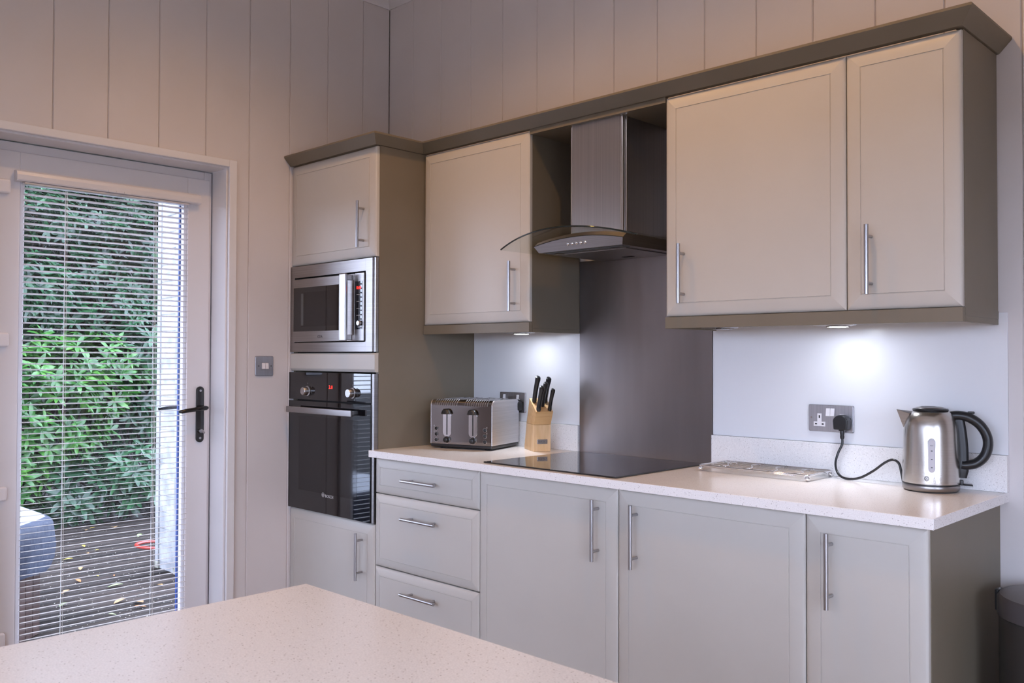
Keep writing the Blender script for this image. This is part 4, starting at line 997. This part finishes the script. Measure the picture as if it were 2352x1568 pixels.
shrub('rhododendron_bush', 'mid green rhododendron bush beside the white pillar', (-6.1, 1.6, ZDK), [(-6.15, 1.45, 1.15, 0.5, 0.75, 0.60), (-6.3, 1.9, 0.7, 0.5, 0.7, 0.6)], 420, 0.135, 0.042, 'leafb', 3, 110)
shrub('laurel_hedge', 'tall dark evergreen hedge rising above the rhododendrons', (-6.9, 0.7, ZDK), [(-6.7, 0.2, 2.5, 0.55, 1.3, 1.25), (-6.7, 1.7, 2.5, 0.55, 1.2, 1.3), (-6.9, 0.8, 3.6, 0.5, 2.0, 0.9), (-6.95, 0.8, 0.9, 0.4, 2.0, 1.3)], 2600, 0.115, 0.040, 'leafc', 4, 150, 7, 0.25)
shrub('laurel_hedge', 'paler loose branches hanging in front of the tall hedge', (-6.3, 0.1, ZDK), [(-6.15, 0.05, 2.0, 0.35, 0.7, 0.35), (-6.2, 0.9, 1.75, 0.3, 0.7, 0.25), (-6.2, 0.2, 2.75, 0.3, 0.7, 0.3)], 300, 0.120, 0.040, 'leafb', 5, 110, 7)
tag(B().box(-9.0, -8.6, -6, 8, -0.35, 4.6).build('hedge_shade_backing', 'shade'), kind='structure')  # dark sheet added as the shade showing through the hedge

# ---- litter on the deck
lcol = {'yellow': mat('yellow_leaf', (0.28, 0.21, 0.03), 0.5), 'tan': mat('tan_leaf', (0.22, 0.13, 0.05), 0.6), 'green': mat('pale_green_leaf', (0.17, 0.23, 0.08), 0.5), 'orange': mat('orange_leaf', (0.28, 0.10, 0.02), 0.5)}
def at_deck(u, v):
    d = fw + rt*((u-1176)/FPX) - up*((v-784)/FPX); k = (ZDK+0.004-cam.location.z)/d.z; return cam.location+d*k
spots = [(196, 1219, 'tan', .10, 'tan leaf at the far left edge of the wet deck'), (212, 1213, 'yellow', .05, 'small yellow leaf at the far edge of the wet deck'),
         (262, 1213, 'tan', .14, 'long tan leaf below the low dark rhododendron'), (320, 1231, 'green', .09, 'pale green leaf on the deck left of the pillar, far side of the hose'),
         (192, 1255, 'yellow', .06, 'yellow leaf on the deck just right of the tub cover'), (200, 1272, 'tan', .07, 'tan leaf on the deck between two yellow leaves'),
         (225, 1264, 'yellow', .06, 'yellow leaf on the middle of the far deck'), (155, 1286, 'yellow', .08, 'bright yellow leaf beside the hot tub'),
         (185, 1307, 'tan', .07, 'tan leaf on the deck at the height of the hose loop'), (180, 1335, 'orange', .07, 'orange leaf on the deck beside the brown tub slats'),
         (150, 1361, 'tan', .08, 'tan leaf close against the brown tub slats'), (265, 1347, 'green', .10, 'large pale green leaf in the middle of the deck'),
         (276, 1382, 'tan', .11, 'biggest tan leaf on the near part of the deck'), (322, 1395, 'orange', .08, 'orange leaf on the near deck right of the big tan leaf'),
         (318, 1385, 'tan', .11, 'tan leaf right behind the near orange leaf'), (223, 1323, 'yellow', .04, 'tiny yellow leaf on the middle of the deck'),
         (262, 1322, 'orange', .03, 'tiny orange leaf on the middle of the deck'), (366, 1345, 'tan', .08, 'tan leaf on the deck in front of the pillar foot'),
         (145, 1390, 'green', .07, 'green leaf on the near deck next to the tub base'), (258, 1412, 'green', .05, 'small green leaf nearest the door on the deck')]
for i, (u, v, c_, sz, lab) in enumerate(spots):
    p = at_deck(u, v); vs, fs = leaf_geo(sz, sz*0.45, 0.5, -0.12); a = random.uniform(0, 6.28)
    b = B(); b.raw([(Matrix.Translation((p.x, p.y, ZDK+0.006)) @ Matrix.Rotation(a, 4, 'Z')) @ Vector((q[0]-sz/2, q[1], q[2])) for q in vs], fs)
    tag(b.build('fallen_leaf', lcol[c_], angle=None), lab, 'leaf', 'fallen leaves on the deck')
V = []; F = []; rng = random.Random(5)
for i in range(650):
    p = at_deck(rng.uniform(45, 415), rng.uniform(1195, 1480)); s_ = rng.uniform(0.0025, 0.0075); a = rng.uniform(0, 6.28); b0 = len(V)
    if abs(p.x-(-2.36))+abs(p.y+1.75) < 1.1: continue
    V += [(p.x+s_*math.cos(a+q*PI/2), p.y+s_*0.6*math.sin(a+q*PI/2), ZDK+0.0035) for q in range(4)]; F.append((b0, b0+1, b0+2, b0+3))
me = bpy.data.meshes.new('leaf_litter'); me.from_pydata(V, [], F)
tag(link('leaf_litter', me, mat('litter', (0.36, 0.33, 0.27), 0.7), None, None), 'tiny pale petals and bits of litter scattered over the deck', 'litter', kind='stuff')
